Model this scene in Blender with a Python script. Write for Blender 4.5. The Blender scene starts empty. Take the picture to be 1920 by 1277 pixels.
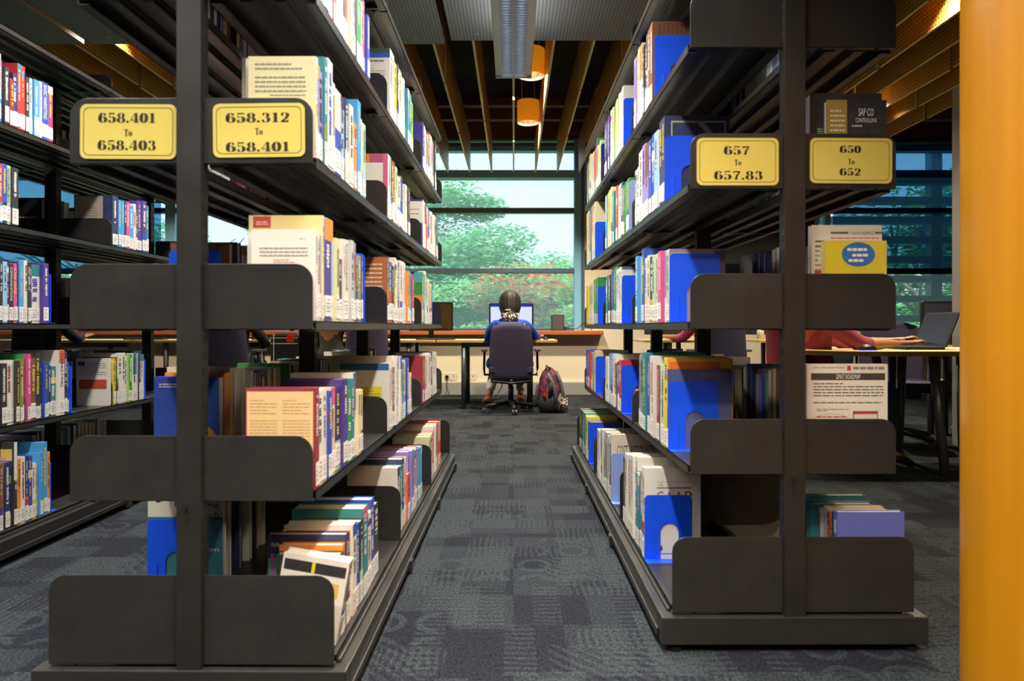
import bpy, bmesh, math, random
from mathutils import Vector, Matrix
from mathutils.bvhtree import BVHTree
R = random.Random(7)
PI = math.pi
SC = bpy.context.scene
COL = SC.collection
# ------------------------------------------------------------------ camera constants (1920x1277 frame)
F, CX, HY, EYE = 1280.0, 963.0, 613.0, 0.92

def lin(c):
    return tuple((x/12.92 if x <= .04045 else ((x+.055)/1.055)**2.4) for x in c)
def hx(s):
    return lin(tuple(int(s[i:i+2], 16)/255 for i in (0, 2, 4)))

# ------------------------------------------------------------------ materials
MAT = {}
class NT:
    def __init__(s, name):
        s.m = bpy.data.materials.new(name); s.m.use_nodes = True
        s.t = s.m.node_tree; s.t.nodes.clear()
        s.out = s.n('ShaderNodeOutputMaterial')
        MAT[name] = s.m
    def n(s, typ, **kw):
        nd = s.t.nodes.new(typ)
        for k, v in kw.items():
            setattr(nd, k, v)
        return nd
    def l(s, a, b): s.t.links.new(a, b)
    def setv(s, sock, v):
        if hasattr(v, 'is_output') or isinstance(v, bpy.types.NodeSocket): s.l(v, sock)
        elif isinstance(v, (tuple, list)) and sock.type == 'RGBA': sock.default_value = (*v[:3], 1)
        else: sock.default_value = v
    def math(s, op, a, b=0.0, c=None):
        nd = s.n('ShaderNodeMath', operation=op)
        s.setv(nd.inputs[0], a); s.setv(nd.inputs[1], b)
        if c is not None: s.setv(nd.inputs[2], c)
        return nd.outputs[0]
    def mix(s, f, a, b):
        nd = s.n('ShaderNodeMix', data_type='RGBA')
        s.setv(nd.inputs[0], f); s.setv(nd.inputs[6], a); s.setv(nd.inputs[7], b)
        return nd.outputs[2]
    def noise(s, scale, vec=None, detail=3.0, rough=.5):
        nd = s.n('ShaderNodeTexNoise'); nd.inputs['Scale'].default_value = scale
        nd.inputs['Detail'].default_value = detail; nd.inputs['Roughness'].default_value = rough
        if vec is not None: s.l(vec, nd.inputs['Vector'])
        return nd.outputs['Fac']
    def coord(s, which='Object'):
        return s.n('ShaderNodeTexCoord').outputs[which]
    def mapped(s, vec, scale):
        nd = s.n('ShaderNodeMapping'); s.l(vec, nd.inputs['Vector']); nd.inputs['Scale'].default_value = scale
        return nd.outputs[0]
    def ramp(s, f, stops):
        nd = s.n('ShaderNodeValToRGB'); s.l(f, nd.inputs[0])
        e = nd.color_ramp.elements
        while len(e) < len(stops): e.new(.5)
        for i, (p, c) in enumerate(stops):
            e[i].position = p; e[i].color = (*c[:3], 1)
        return nd.outputs[0]
    def pbr(s, col, rough=.5, metal=0.0, spec=.5, bump=None, bs=.1, bd=.002, **kw):
        b = s.n('ShaderNodeBsdfPrincipled')
        s.setv(b.inputs['Base Color'], col); s.setv(b.inputs['Roughness'], rough); s.setv(b.inputs['Metallic'], metal)
        b.inputs['Specular IOR Level'].default_value = spec
        for k, v in kw.items(): s.setv(b.inputs[k], v)
        if bump is not None:
            bn = s.n('ShaderNodeBump'); bn.inputs['Strength'].default_value = bs; bn.inputs['Distance'].default_value = bd
            s.l(bump, bn.inputs['Height']); s.l(bn.outputs[0], b.inputs['Normal'])
        s.l(b.outputs[0], s.out.inputs[0])
        return b

def simple(name, c, rough=.5, metal=0.0, spec=.5, var=.12, scale=20, bs=.05):
    t = NT(name); c = hx(c)
    f = t.noise(scale, t.coord())
    a = tuple(x*(1-var) for x in c); b = tuple(min(1, x*(1+var)) for x in c)
    t.pbr(t.mix(f, a, b), rough, metal, spec, bump=t.noise(scale*8, t.coord()), bs=bs)
    return t

def attr_mat(name, rough, spec=.5, mottled=.04):
    t = NT(name)
    a = t.n('ShaderNodeVertexColor'); a.layer_name = 'col'
    f = t.noise(60, t.coord())
    c = t.mix(t.math('MULTIPLY', f, mottled*4), a.outputs[0], (.35, .33, .3))
    t.pbr(c, rough, spec=spec)
    return t
attr_mat('cover_print', .38)
attr_mat('matte_print', .75, .3)
attr_mat('cloth_print', .9, .1, .02)

def mk_materials():
    # powder coated rack steel: charcoal with worn, cloudy patches
    t = NT('rack_steel'); co = t.coord()
    n1 = t.noise(7, co, 5, .6); n2 = t.noise(55, co, 4, .6)
    c = t.mix(t.math('MULTIPLY', n1, .9), hx('232324'), hx('3b3937'))
    c = t.mix(t.math('MULTIPLY', n2, .22), c, hx('5a5651'))
    t.pbr(c, t.math('MULTIPLY_ADD', n1, .25, .22), 0.35, .5, bump=t.noise(600, co, 2), bs=.06, bd=.001)
    t = NT('upright_steel'); co = t.coord(); n1 = t.noise(9, co, 5, .6)
    t.pbr(t.mix(n1, hx('252322'), hx('393633')), t.math('MULTIPLY_ADD', n1, .25, .3), 0.35, .5, bump=t.noise(600, co, 2), bs=.06, bd=.001)
    t = NT('rack_dark'); t.pbr(hx('0c0c0d'), .7)
    # galvanised-looking sign yellow
    t = NT('sign_yellow'); co = t.coord(); n1 = t.noise(6, co, 3)
    t.pbr(t.mix(n1, hx('d8c058'), hx('e2ce6c')), t.math('MULTIPLY_ADD', n1, .2, .22), 0, .5)
    t = NT('sign_ink'); t.pbr(hx('241508'), .5)
    # carpet
    t = NT('carpet'); co = t.coord(); sp = t.n('ShaderNodeSeparateXYZ'); t.l(co, sp.inputs[0]); x, y = sp.outputs[0], sp.outputs[1]
    def cell(sx, sy, ox=0., oy=0.):
        gx = t.math('FLOOR', t.math('ADD', t.math('DIVIDE', x, sx), ox)); gy = t.math('FLOOR', t.math('ADD', t.math('DIVIDE', y, sy), oy))
        cb = t.n('ShaderNodeCombineXYZ'); t.l(gx, cb.inputs[0]); t.l(gy, cb.inputs[1])
        w = t.n('ShaderNodeTexWhiteNoise', noise_dimensions='2D'); t.l(cb.outputs[0], w.inputs[0])
        s2 = t.n('ShaderNodeSeparateColor'); t.l(w.outputs[1], s2.inputs[0])
        return s2.outputs[0], s2.outputs[1], s2.outputs[2]
    def frac(v, s): return t.math('FRACT', t.math('DIVIDE', v, s))
    def gt(a, b): return t.math('GREATER_THAN', a, b)
    def lt(a, b): return t.math('LESS_THAN', a, b)
    def mul(a, b): return t.math('MULTIPLY', a, b)
    a1, a2, a3 = cell(.19, .13); b1, b2, b3 = cell(.09, .31, .3, .2); c1, c2, c3 = cell(.33, .25, .7, .1)
    wob = t.noise(9, co, 2)
    stx = gt(frac(t.math('ADD', x, mul(wob, .03)), .024), .5); sty = gt(frac(t.math('ADD', y, mul(wob, .03)), .03), .5)
    diag = gt(frac(t.math('ADD', x, y), .05), .55)
    dx = t.math('SUBTRACT', frac(x, .16), .5); dy = t.math('SUBTRACT', frac(y, .17), .5)
    rad = t.math('SQRT', t.math('ADD', mul(dx, dx), mul(dy, dy)))
    ring = mul(gt(rad, .27), lt(rad, .42))
    pat = mul(.42, gt(a1, .62))
    pat = t.math('ADD', pat, mul(.34, gt(b1, .70)))
    pat = t.math('ADD', pat, mul(.45, mul(stx, gt(a2, .72))))
    pat = t.math('ADD', pat, mul(.45, mul(sty, gt(b2, .70))))
    pat = t.math('ADD', pat, mul(.35, mul(diag, gt(c2, .78))))
    pat = t.math('ADD', pat, mul(.5, mul(ring, gt(c1, .66))))
    weave = t.noise(150, t.mapped(co, (1, .6, 1)), 3, .75); weave2 = t.noise(900, co, 1)
    big = t.noise(2.2, co, 3)
    pat = t.math('MINIMUM', pat, .8)
    c = t.mix(pat, hx('191c24'), hx('353d3f'))
    c = t.mix(mul(big, .35), c, hx('36343d'))
    c = t.mix(t.math('MULTIPLY_ADD', weave, 3.0, -1.05), mul_c(t, c, .28), mul_c(t, c, 1.9))
    t.pbr(c, .95, 0, .1, bump=weave, bs=.6, bd=.004)
    # perforated panels
    def perf(name, base, pitch, hole, rad, ax, warm=None):
        t = NT(name); co = t.coord(); sp = t.n('ShaderNodeSeparateXYZ'); t.l(co, sp.inputs[0])
        u, v = sp.outputs[ax[0]], sp.outputs[ax[1]]
        fu = t.math('SUBTRACT', t.math('FRACT', t.math('DIVIDE', u, pitch)), .5); fv = t.math('SUBTRACT', t.math('FRACT', t.math('DIVIDE', v, pitch)), .5)
        r = t.math('SQRT', t.math('ADD', t.math('MULTIPLY', fu, fu), t.math('MULTIPLY', fv, fv)))
        h = t.math('LESS_THAN', r, rad)
        if warm:
            g = t.noise(5, t.mapped(co, (1, 1, 14)), 4, .65); b = t.mix(g, hx(base), hx(warm))
        else:
            b = t.mix(t.noise(3, co), hx(base), tuple(q*1.12 for q in hx(base)))
        t.pbr(t.mix(h, b, hx(hole)), .55, 0, .4)
    perf('ceiling_perforated', '74777b', .022, '2c2e31', .25, (0, 1))
    perf('timber_perforated', 'a87629', .032, '120a04', .2, (1, 2), 'c28f3c')
    t = NT('timber_plain'); co = t.coord(); g = t.noise(6, t.mapped(co, (1, 1, 12)), 4, .6)
    t.pbr(t.mix(g, hx('a06f26'), hx('c8963f')), .5)
    t = NT('timber_edge'); t.pbr(hx('cdbd86'), .5)
    t = NT('column_yellow'); co = t.coord(); g = t.noise(5, t.mapped(co, (6, 6, .25)), 3, .5); g2 = t.noise(14, co, 4)
    c = t.mix(g, hx('9c6400'), hx('ba7c06')); c = t.mix(t.math('MULTIPLY', t.math('GREATER_THAN', g2, .66), .25), c, hx('b87a10'))
    t.pbr(c, .35)
    simple('wall_cream', 'd8ceb8', .8, var=.04, scale=3)
    simple('wall_dark', '22282a', .7, var=.05, scale=3)
    simple('wall_grey', '8d8f92', .7, var=.05, scale=3)
    simple('wall_brown', '5a3d20', .7, var=.15, scale=4)
    simple('ceiling_void', '141210', .9)
    simple('beam_brown', '6b4a26', .7, var=.2)
    simple('frame_blue', '86bfe4', .4, .3, var=.06)
    simple('frame_dark', '50687a', .4, .3, var=.06)
    simple('sill_wood', 'b4622a', .4, var=.15)
    simple('desk_top', 'cdb886', .45, var=.06, scale=8)
    simple('desk_edge', 'c9a856', .5, var=.08, scale=9)
    simple('leg_grey', '6f7178', .35, .6, var=.04)
    simple('plastic_black', '131316', .4, var=.1)
    simple('plastic_grey', '4a4b50', .45, var=.1)
    t = NT('lamp_orange'); t.pbr(hx('d98d1e'), .4, **{'Emission Color': (*hx('e08a1c'), 1), 'Emission Strength': .45})  # faint glow put into the opaque shade in place of ambient light
    simple('fixture_grey', 'a3a6ac', .35, .2, var=.04)
    simple('reflector', 'e8e8ea', .12, .9, var=.02)
    simple('louvre_metal', 'a4acb4', .3, .6, var=.02)
    simple('bookend_blue', '1a55ee', .35, var=.03)
    simple('bookend_lavender', '8ea2dc', .35, var=.03)
    simple('bookend_navy', '14307c', .35, var=.03)
    simple('chair_purple', '38324e', .85, var=.08, scale=200)
    simple('chair_navy', '23243a', .85, var=.08, scale=200)
    simple('chair_red', 'a5202c', .8, var=.08, scale=200)
    simple('skin', 'b07a50', .5, var=.05, scale=30)
    simple('skin_dark', '7a4a30', .5, var=.05, scale=30)
    simple('hair_black', '090808', .62, var=.3, scale=90)
    for n, c in (('blue_cloth', '1b3fae'), ('navy_cloth', '161a33'), ('olive_cloth', '3f4030'), ('maroon_cloth', 'a4485a'), ('pink_cloth', 'd8567e'), ('white_cloth', 'd8d2c8'), ('jeans_cloth', '26405c'), ('black_cloth', '17171b'), ('shoe_tan', 'a4673a')):
        simple(n, c, .85, var=.12, scale=60, bs=.15)
    t = NT('scarf_cloth'); v = t.n('ShaderNodeTexVoronoi'); t.l(t.coord(), v.inputs['Vector']); v.inputs['Scale'].default_value = 45
    t.pbr(t.mix(t.math('GREATER_THAN', v.outputs[0], .42), hx('d9d2c4'), hx('3a342e')), .9)
    t = NT('bag_maroon'); t.pbr(t.mix(t.math('GREATER_THAN', t.noise(28, t.coord(), 3), .55), hx('4a2038'), hx('7a3a58')), .8)
    simple('bag_grey', '5b5a5c', .8, var=.15, scale=40)
    simple('bag_dark', '2f3336', .8, var=.15, scale=40)
    simple('bottle_red', 'd2301c', .3)
    simple('socket_white', 'cfc8b8', .5, var=.03)
    t = NT('window_glass')
    tr = t.n('ShaderNodeBsdfTransparent'); tr.inputs[0].default_value = (.84, .95, 1, 1)
    gl = t.n('ShaderNodeBsdfGlossy'); gl.inputs['Roughness'].default_value = .02; mx = t.n('ShaderNodeMixShader'); mx.inputs[0].default_value = .04
    t.l(tr.outputs[0], mx.inputs[1]); t.l(gl.outputs[0], mx.inputs[2])
    du = t.n('ShaderNodeBsdfTranslucent'); du.inputs[0].default_value = (.80, .95, 1, 1); m2 = t.n('ShaderNodeMixShader'); m2.inputs[0].default_value = .13   # translucent veil that puts the outdoor haze into the glass
    t.l(mx.outputs[0], m2.inputs[1]); t.l(du.outputs[0], m2.inputs[2]); t.l(m2.outputs[0], t.out.inputs[0])
    t = NT('blind_mesh')
    tr = t.n('ShaderNodeBsdfTransparent'); tr.inputs[0].default_value = (.38, .60, .74, 1)
    df = t.n('ShaderNodeBsdfDiffuse'); df.inputs[0].default_value = (*hx('35607c'), 1); mx = t.n('ShaderNodeMixShader'); mx.inputs[0].default_value = .2
    t.l(tr.outputs[0], mx.inputs[1]); t.l(df.outputs[0], mx.inputs[2]); t.l(mx.outputs[0], t.out.inputs[0])
    for n, c, st in (('screen_white', 'dfe6ff', 1.0), ('screen_bluebar', '2c3ae0', 1.0), ('lamp_glow', 'ffe9c8', 9.0), ('tube_glow', 'f4f6ff', 5.0), ('mouse_glow', '5a4cff', 1.5), ('lid_logo', '4a7cff', .9)):
        t = NT(n); e = t.n('ShaderNodeEmission'); e.inputs[0].default_value = (*hx(c), 1); e.inputs[1].default_value = st; t.l(e.outputs[0], t.out.inputs[0])
    t = NT('screen_off'); t.pbr(hx('3a2c18'), .15)  # brown in the base colour stands in for a reflection
    t = NT('screen_slate'); t.pbr(hx('2e2f3c'), .2)
    for n, a, b in (('leaf_green', '62a866', 'a2d69a'), ('leaf_pale', '80bc70', 'bce4a0'), ('leaf_deep', '428048', '7cba74'), ('blossom', 'e4663e', 'f69a70')):  # leaf colours paled to stand in for distance haze
        t = NT(n); oi = t.n('ShaderNodeNewGeometry'); c = t.mix(oi.outputs['Random Per Island'], hx(a), hx(b))
        d = t.n('ShaderNodeBsdfDiffuse'); t.l(c, d.inputs[0]); tl = t.n('ShaderNodeBsdfTranslucent'); t.l(c, tl.inputs[0])
        mx = t.n('ShaderNodeMixShader'); mx.inputs[0].default_value = .5; t.l(d.outputs[0], mx.inputs[1]); t.l(tl.outputs[0], mx.inputs[2]); t.l(mx.outputs[0], t.out.inputs[0])
    simple('bark', '6a6258', .9, var=.25)
    simple('grass_ground', '5f8a4a', .95, var=.3, scale=2)
    simple('louvre_blue', '5f7f98', .5, .2, var=.05)

def mul_c(t, c, k):
    nd = t.n('ShaderNodeMix', data_type='RGBA', blend_type='MULTIPLY'); nd.inputs[0].default_value = 1
    t.l(c, nd.inputs[6]); nd.inputs[7].default_value = (k, k, k, 1)
    return nd.outputs[2]
mk_materials()

# ------------------------------------------------------------------ mesh builder
class MB:
    def __init__(s): s.v = []; s.f = []; s.m = []; s.c = []; s.mats = []
    def mi(s, m):
        if m not in s.mats: s.mats.append(m)
        return s.mats.index(m)
    def face(s, pts, mat, col=(1, 1, 1)):
        b = len(s.v); s.v += [tuple(p) for p in pts]; s.f.append(tuple(range(b, b+len(pts)))); s.m.append(s.mi(mat)); s.c.append(col)
    def poly(s, vs, fs, mat, col=(1, 1, 1)):
        b = len(s.v); s.v += [tuple(p) for p in vs]; k = s.mi(mat)
        for f in fs: s.f.append(tuple(b+i for i in f)); s.m.append(k); s.c.append(col)
    def box(s, lo, hi, mat, col=(1, 1, 1), skip=''):
        x0, y0, z0 = lo; x1, y1, z1 = hi
        if x0 > x1: x0, x1 = x1, x0
        if y0 > y1: y0, y1 = y1, y0
        vs = [(x0, y0, z0), (x1, y0, z0), (x1, y1, z0), (x0, y1, z0), (x0, y0, z1), (x1, y0, z1), (x1, y1, z1), (x0, y1, z1)]
        s.poly(vs, [(0, 3, 2, 1), (4, 5, 6, 7), (0, 1, 5, 4), (1, 2, 6, 5), (2, 3, 7, 6), (3, 0, 4, 7)], mat, col)
    def prism(s, pts, axis, a, b, mat, col=(1, 1, 1)):
        # pts 2D outline (ccw), extruded along axis from a to b; plane axes are the remaining two in order
        def P(p, w):
            return {'x': (w, p[0], p[1]), 'y': (p[0], w, p[1]), 'z': (p[0], p[1], w)}[axis]
        n = len(pts); vs = [P(p, a) for p in pts] + [P(p, b) for p in pts]
        fs = [tuple(range(n-1, -1, -1)), tuple(range(n, 2*n))] + [(i, (i+1) % n, n+(i+1) % n, n+i) for i in range(n)]
        s.poly(vs, fs, mat, col)
    def tube(s, pts, r, mat, n=8, col=(1, 1, 1), caps=True):
        pts = [Vector(p) for p in pts]; rs = r if isinstance(r, (list, tuple)) else [r]*len(pts)
        rings = []; up = Vector((0, 0, 1))
        for i, p in enumerate(pts):
            d = (pts[min(i+1, len(pts)-1)]-pts[max(i-1, 0)]).normalized()
            a = d.cross(up if abs(d.z) < .95 else Vector((1, 0, 0))).normalized(); b = d.cross(a)
            rings.append([p+(a*math.cos(2*PI*k/n)+b*math.sin(2*PI*k/n))*rs[i] for k in range(n)])
        vs = [q for rg in rings for q in rg]; fs = []
        for i in range(len(pts)-1):
            for k in range(n): fs.append((i*n+k, i*n+(k+1) % n, (i+1)*n+(k+1) % n, (i+1)*n+k))
        if caps: fs += [tuple(range(n-1, -1, -1)), tuple(range((len(pts)-1)*n, len(pts)*n))]
        s.poly(vs, fs, mat, col)
    def lathe(s, prof, mat, n=24, c=(0, 0, 0), col=(1, 1, 1)):
        vs = []; fs = []
        for r, z in prof:
            vs += [(c[0]+r*math.cos(2*PI*k/n), c[1]+r*math.sin(2*PI*k/n), c[2]+z) for k in range(n)]
        for i in range(len(prof)-1):
            for k in range(n): fs.append((i*n+k, i*n+(k+1) % n, (i+1)*n+(k+1) % n, (i+1)*n+k))
        s.poly(vs, fs, mat, col)
    def sphere(s, c, r, mat, n=16, m=10, col=(1, 1, 1), zr=(0, 1)):
        rx, ry, rz = r if isinstance(r, (tuple, list)) else (r, r, r)
        vs = []; fs = []
        for i in range(m+1):
            th = PI*(zr[0]+(zr[1]-zr[0])*i/m)
            for k in range(n):
                ph = 2*PI*k/n; vs.append((c[0]+rx*math.sin(th)*math.cos(ph), c[1]+ry*math.sin(th)*math.sin(ph), c[2]+rz*math.cos(th)))
        for i in range(m):
            for k in range(n): fs.append((i*n+k, (i+1)*n+k, (i+1)*n+(k+1) % n, i*n+(k+1) % n))
        s.poly(vs, fs, mat, col)
    def xform(s, M):
        s.v = [tuple(M @ Vector(p)) for p in s.v]; return s
    def add(s, o, M):
        b = len(s.v); s.v += [tuple(M @ Vector(p)) for p in o.v]
        mp = [s.mi(m) for m in o.mats]
        s.f += [tuple(b+i for i in f) for f in o.f]; s.m += [mp[k] for k in o.m]; s.c += o.c
    def mesh(s, name, smooth=False):
        me = bpy.data.meshes.new(name); me.from_pydata(s.v, [], s.f)
        for m in s.mats: me.materials.append(MAT[m])
        me.polygons.foreach_set('material_index', s.m)
        if any(c != (1, 1, 1) for c in s.c):
            at = me.color_attributes.new('col', 'FLOAT_COLOR', 'CORNER'); buf = []
            for f, c in zip(s.f, s.c): buf += [c[0], c[1], c[2], 1.0]*len(f)
            at.data.foreach_set('color', buf)
        if smooth: me.polygons.foreach_set('use_smooth', [True]*len(s.f))
        me.update(); return me
    def build(s, name, parent=None, smooth=False, bevel=0, M=None, weld=False):
        me = s.mesh(name, smooth)
        if weld:
            bm = bmesh.new(); bm.from_mesh(me); bmesh.ops.remove_doubles(bm, verts=bm.verts, dist=1e-5); bmesh.ops.recalc_face_normals(bm, faces=bm.faces); bm.to_mesh(me); bm.free()
        o = bpy.data.objects.new(name, me); COL.objects.link(o)
        if parent: o.parent = parent
        if M is not None: o.matrix_local = M
        if bevel:
            b = o.modifiers.new('bevel', 'BEVEL'); b.width = bevel; b.segments = 2; b.limit_method = 'ANGLE'
        return o

def tag(o, label=None, cat=None, group=None, kind=None):
    if label: o['label'] = label
    if cat: o['category'] = cat
    if group: o['group'] = group
    if kind: o['kind'] = kind
    return o
def empty(name, loc=(0, 0, 0), rz=0, label=None, cat=None, group=None):
    o = bpy.data.objects.new(name, None); COL.objects.link(o); o.location = loc; o.rotation_euler = (0, 0, rz)
    o.empty_display_size = .1
    return tag(o, label, cat, group)
def children(o): return list(o.children)
def copy_tree(o, parent=None):
    c = o.copy(); COL.objects.link(c); c.parent = parent
    for ch in list(o.children): copy_tree(ch, c)
    return c
def rrect(x0, y0, x1, y1, r, corners='1111', n=6):
    # ccw, corners order: bl, br, tr, tl
    out = []
    for k, (cx, cy, a, px, py) in enumerate(((x0+r, y0+r, PI, x0, y0), (x1-r, y0+r, 1.5*PI, x1, y0), (x1-r, y1-r, 0, x1, y1), (x0+r, y1-r, .5*PI, x0, y1))):
        if corners[k] == '1': out += [(cx+r*math.cos(a+.5*PI*i/n), cy+r*math.sin(a+.5*PI*i/n)) for i in range(n+1)]
        else: out.append((px, py))
    return out

# ------------------------------------------------------------------ lettering
_T = {}
def text_geo(s):
    if s not in _T:
        cu = bpy.data.curves.new('t', 'FONT'); cu.body = s; cu.resolution_u = 2
        ob = bpy.data.objects.new('t', cu); COL.objects.link(ob)
        dg = bpy.context.evaluated_depsgraph_get(); me = ob.evaluated_get(dg).to_mesh()
        vs = [(v.co.x, v.co.y) for v in me.vertices]; fs = [tuple(p.vertices) for p in me.polygons]
        ob.evaluated_get(dg).to_mesh_clear(); bpy.data.objects.remove(ob); bpy.data.curves.remove(cu)
        x0 = min(p[0] for p in vs); x1 = max(p[0] for p in vs); y0 = min(p[1] for p in vs); y1 = max(p[1] for p in vs)
        _T[s] = ([((p[0]-x0)/(y1-y0), (p[1]-y0)/(y1-y0)) for p in vs], fs, (x1-x0)/(y1-y0))
    return _T[s]
def put_text(mb, s, org, ux, uy, width, height, mat, col=(1, 1, 1)):
    vs, fs, asp = text_geo(s); o = Vector(org); ux = Vector(ux); uy = Vector(uy)
    mb.poly([o+ux*(p[0]/asp*width)+uy*(p[1]*height) for p in vs], fs, mat, col)

def nib(path, thick=.30, thin=.045):
    """fat-face stroke: heavy where it runs upright, hairline where it runs level"""
    out = []; n = len(path)
    for i in range(n):
        a = path[max(i-1, 0)]; b = path[min(i+1, n-1)]; dx, dy = b[0]-a[0], b[1]-a[1]; L = math.hypot(dx, dy) or 1
        w = thin+(thick-thin)*abs(dy/L)**1.6; nx, ny = -dy/L, dx/L; p = path[i]
        out.append(((p[0]+nx*w/2, p[1]+ny*w/2*.6), (p[0]-nx*w/2, p[1]-ny*w/2*.6)))
    return [[out[i][0], out[i][1], out[i+1][1], out[i+1][0]] for i in range(n-1)]
def arc(cx, cy, rx, ry, a0, a1, n=22):
    return [(cx+rx*math.cos(math.radians(a0+(a1-a0)*i/n)), cy+ry*math.sin(math.radians(a0+(a1-a0)*i/n))) for i in range(n+1)]
def disc(cx, cy, r): return [[(cx+r*math.cos(2*PI*i/14), cy+r*math.sin(2*PI*i/14)) for i in range(14)]]
def rect(x0, y0, x1, y1): return [[(x0, y0), (x1, y0), (x1, y1), (x0, y1)]]
def glyph(ch):
    if ch == '0': return nib(arc(.4, .5, .24, .46, 0, 360, 40)), .8
    if ch == '6': return nib(arc(.4, .5, .25, .46, 62, 180)+arc(.4, .32, .25, .28, 180, 540, 36)[1:])+disc(.58, .82, .1), .8
    if ch == '8': return nib(arc(.4, .74, .2, .22, 0, 360, 30), .24)+nib(arc(.4, .28, .24, .25, 0, 360, 30), .28), .8
    if ch == '5': return rect(.14, .86, .66, .98)+rect(.14, .52, .19, .98)+nib(arc(.36, .32, .26, .29, 130, -140))+disc(.2, .2, .1), .8
    if ch == '3': return nib(arc(.36, .73, .2, .23, 140, -80), .25)+nib(arc(.36, .29, .25, .26, 80, -140), .28)+disc(.2, .8, .09)+disc(.18, .2, .1), .8
    if ch == '2': return nib(arc(.38, .72, .24, .25, 150, -30)+[(.5, .42), (.32, .24), (.16, .07)], .28, .06)+disc(.2, .74, .1)+rect(.1, .02, .68, .16)+rect(.63, .1, .68, .32), .8
    if ch == '1': return rect(.22, .04, .48, .98)+rect(.1, .02, .6, .07)+[[(.06, .84), (.22, .84), (.48, .98), (.3, .98)]], .68
    if ch == '4': return rect(.44, .04, .68, .98)+rect(.04, .26, .8, .32)+rect(.36, .02, .78, .07)+[[(.04, .28), (.11, .28), (.5, .98), (.44, .98)]], .84
    if ch == '7': return rect(.1, .82, .72, .96)+rect(.1, .66, .15, .96)+[[(.22, .02), (.46, .02), (.5, .4), (.72, .86), (.64, .9), (.34, .5)]], .8
    if ch == '.': return disc(.17, .12, .115), .36
    if ch == 'T': return rect(.3, .04, .54, .96)+rect(.18, .02, .66, .08)+rect(.04, .88, .8, .96)+rect(.04, .66, .09, .96)+rect(.75, .66, .8, .96), .86
    if ch == 'o': return nib(arc(.34, .33, .22, .3, 0, 360, 30), .26), .68
    return [], .4
def fat_text(mb, s, cx, z0, w, h, y, mat):
    adv = [glyph(c) for c in s]; tot = sum(a for _, a in adv); k = w/tot; x = cx-w/2
    for ps, a in adv:
        for p in ps: mb.face([(x+q[0]*k, y, z0+q[1]*h) for q in p], mat)
        x += a*k

# ------------------------------------------------------------------ rack frames
class Rack:
    def __init__(s, key, ox, oy, dx):
        s.key = key; L = math.hypot(dx, 1); s.d = (dx/L, 1/L); s.p = (1/L, -dx/L); s.o = (ox, oy)
        s.M = Matrix.Translation((ox, oy, 0)) @ Matrix.Rotation(-math.atan(dx), 4, 'Z'); s.rz = -math.atan(dx)
    def u_of(s, x, v):
        k = (x-CX)/F; ax = s.o[0]+v*s.p[0]; ay = s.o[1]+v*s.p[1]
        return (k*ay-ax)/(s.d[0]-k*s.d[1])
    def depth(s, u, v): return s.o[1]+u*s.d[1]+v*s.p[1]
    def z_of(s, y, u, v): return EYE+(HY-y)*s.depth(u, v)/F
    def v_of(s, x, u):
        D = s.depth(u, 0); return ((x-CX)*D/F - s.o[0]-u*s.d[0])/s.p[0]
BAY, NB, EDGE, BEDGE, POST = .9, 3, .2935, .345, .029
ZB = {0: 2.11, 1: 1.715, 2: 1.313, 3: .914, 4: .500, 5: .105}
TOP = {k: z+.021 for k, z in ZB.items()}; TOP[5] = .118
RA = Rack('A', -.776, 1.668, .0076); RB = Rack('B', .796, 1.968, -.0054); RC = Rack('C', -2.3335, 1.668, 0)

def shelf_mb(sgn, b, z, edge, base=False):
    m = MB(); u0, u1 = b*BAY+.005, (b+1)*BAY-.005; S = 'rack_steel'; v0, v1 = sgn*(POST+.002), sgn*edge
    zt = TOP[5] if base else z+.021
    m.box((v0, u0, zt-.004), (v1, u1, zt), S)
    m.box((v1-sgn*.003, u0, zt-.026), (v1, u1, zt), S)              # front lip
    m.box((v1-sgn*.028, u0, zt-.026), (v1, u1, zt-.023), S)          # folded return
    m.box((v0, u0, zt-.024), (v0+sgn*.004, u1, zt), S)
    m.box((v0, u0, zt-.024), (v0+sgn*.03, u1, zt-.021), S)
    for q in (.34, .66):                                             # stiffening channels
        c = v0+(v1-v0)*q
        m.box((c-.013, u0, zt-.02), (c+.013, u1, zt-.004), S)
        m.box((c-.022, u0, zt-.008), (c+.022, u1, zt-.004), S)
    return m
def bracket_mb(sgn, u, z0, z1, edge, near):
    m = MB(); a, b = POST+.001, edge
    pts = rrect(a, z0, b, z1, .042, '0010')
    if sgn < 0: pts = [(-p[0], p[1]) for p in pts][::-1]
    m.prism(pts, 'y', u, u+.003, 'rack_steel')
    e0, e1 = sgn*(edge-.018), sgn*edge                               # turned flange along the foot
    m.box((sgn*a, u if near else u-.012, z0), (e1, u+.015 if near else u+.003, z0+.003), 'rack_steel')
    for q in (.2, .8): m.tube([(sgn*(a+(b-a)*q), u+.008, z0-.004), (sgn*(a+(b-a)*q), u+.008, z0+.001)], .006, 'rack_dark', 6)
    return m
def upright_mb(u, keyhole):
    m = MB(); m.box((-POST, u-.03, .10), (POST, u+.01, 2.2), 'upright_steel')
    z = .16
    while z < 2.15:
        for sx in (-1, 1):
            for du in (-.018, -.002): m.box((sx*POST, u+du-.003, z), (sx*(POST+.0006), u+du+.003, z+.022), 'rack_dark')
        z += .04
    if keyhole:
        zc = .487
        m.prism([(.0135*math.cos(2*PI*i/16)-.004, zc+.0135*math.sin(2*PI*i/16)) for i in range(16)], 'y', u-.0306, u-.03, 'rack_dark')
        m.box((-.0085, u-.0306, zc-.04), (.0005, u-.03, zc), 'rack_dark')
    return m
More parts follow.
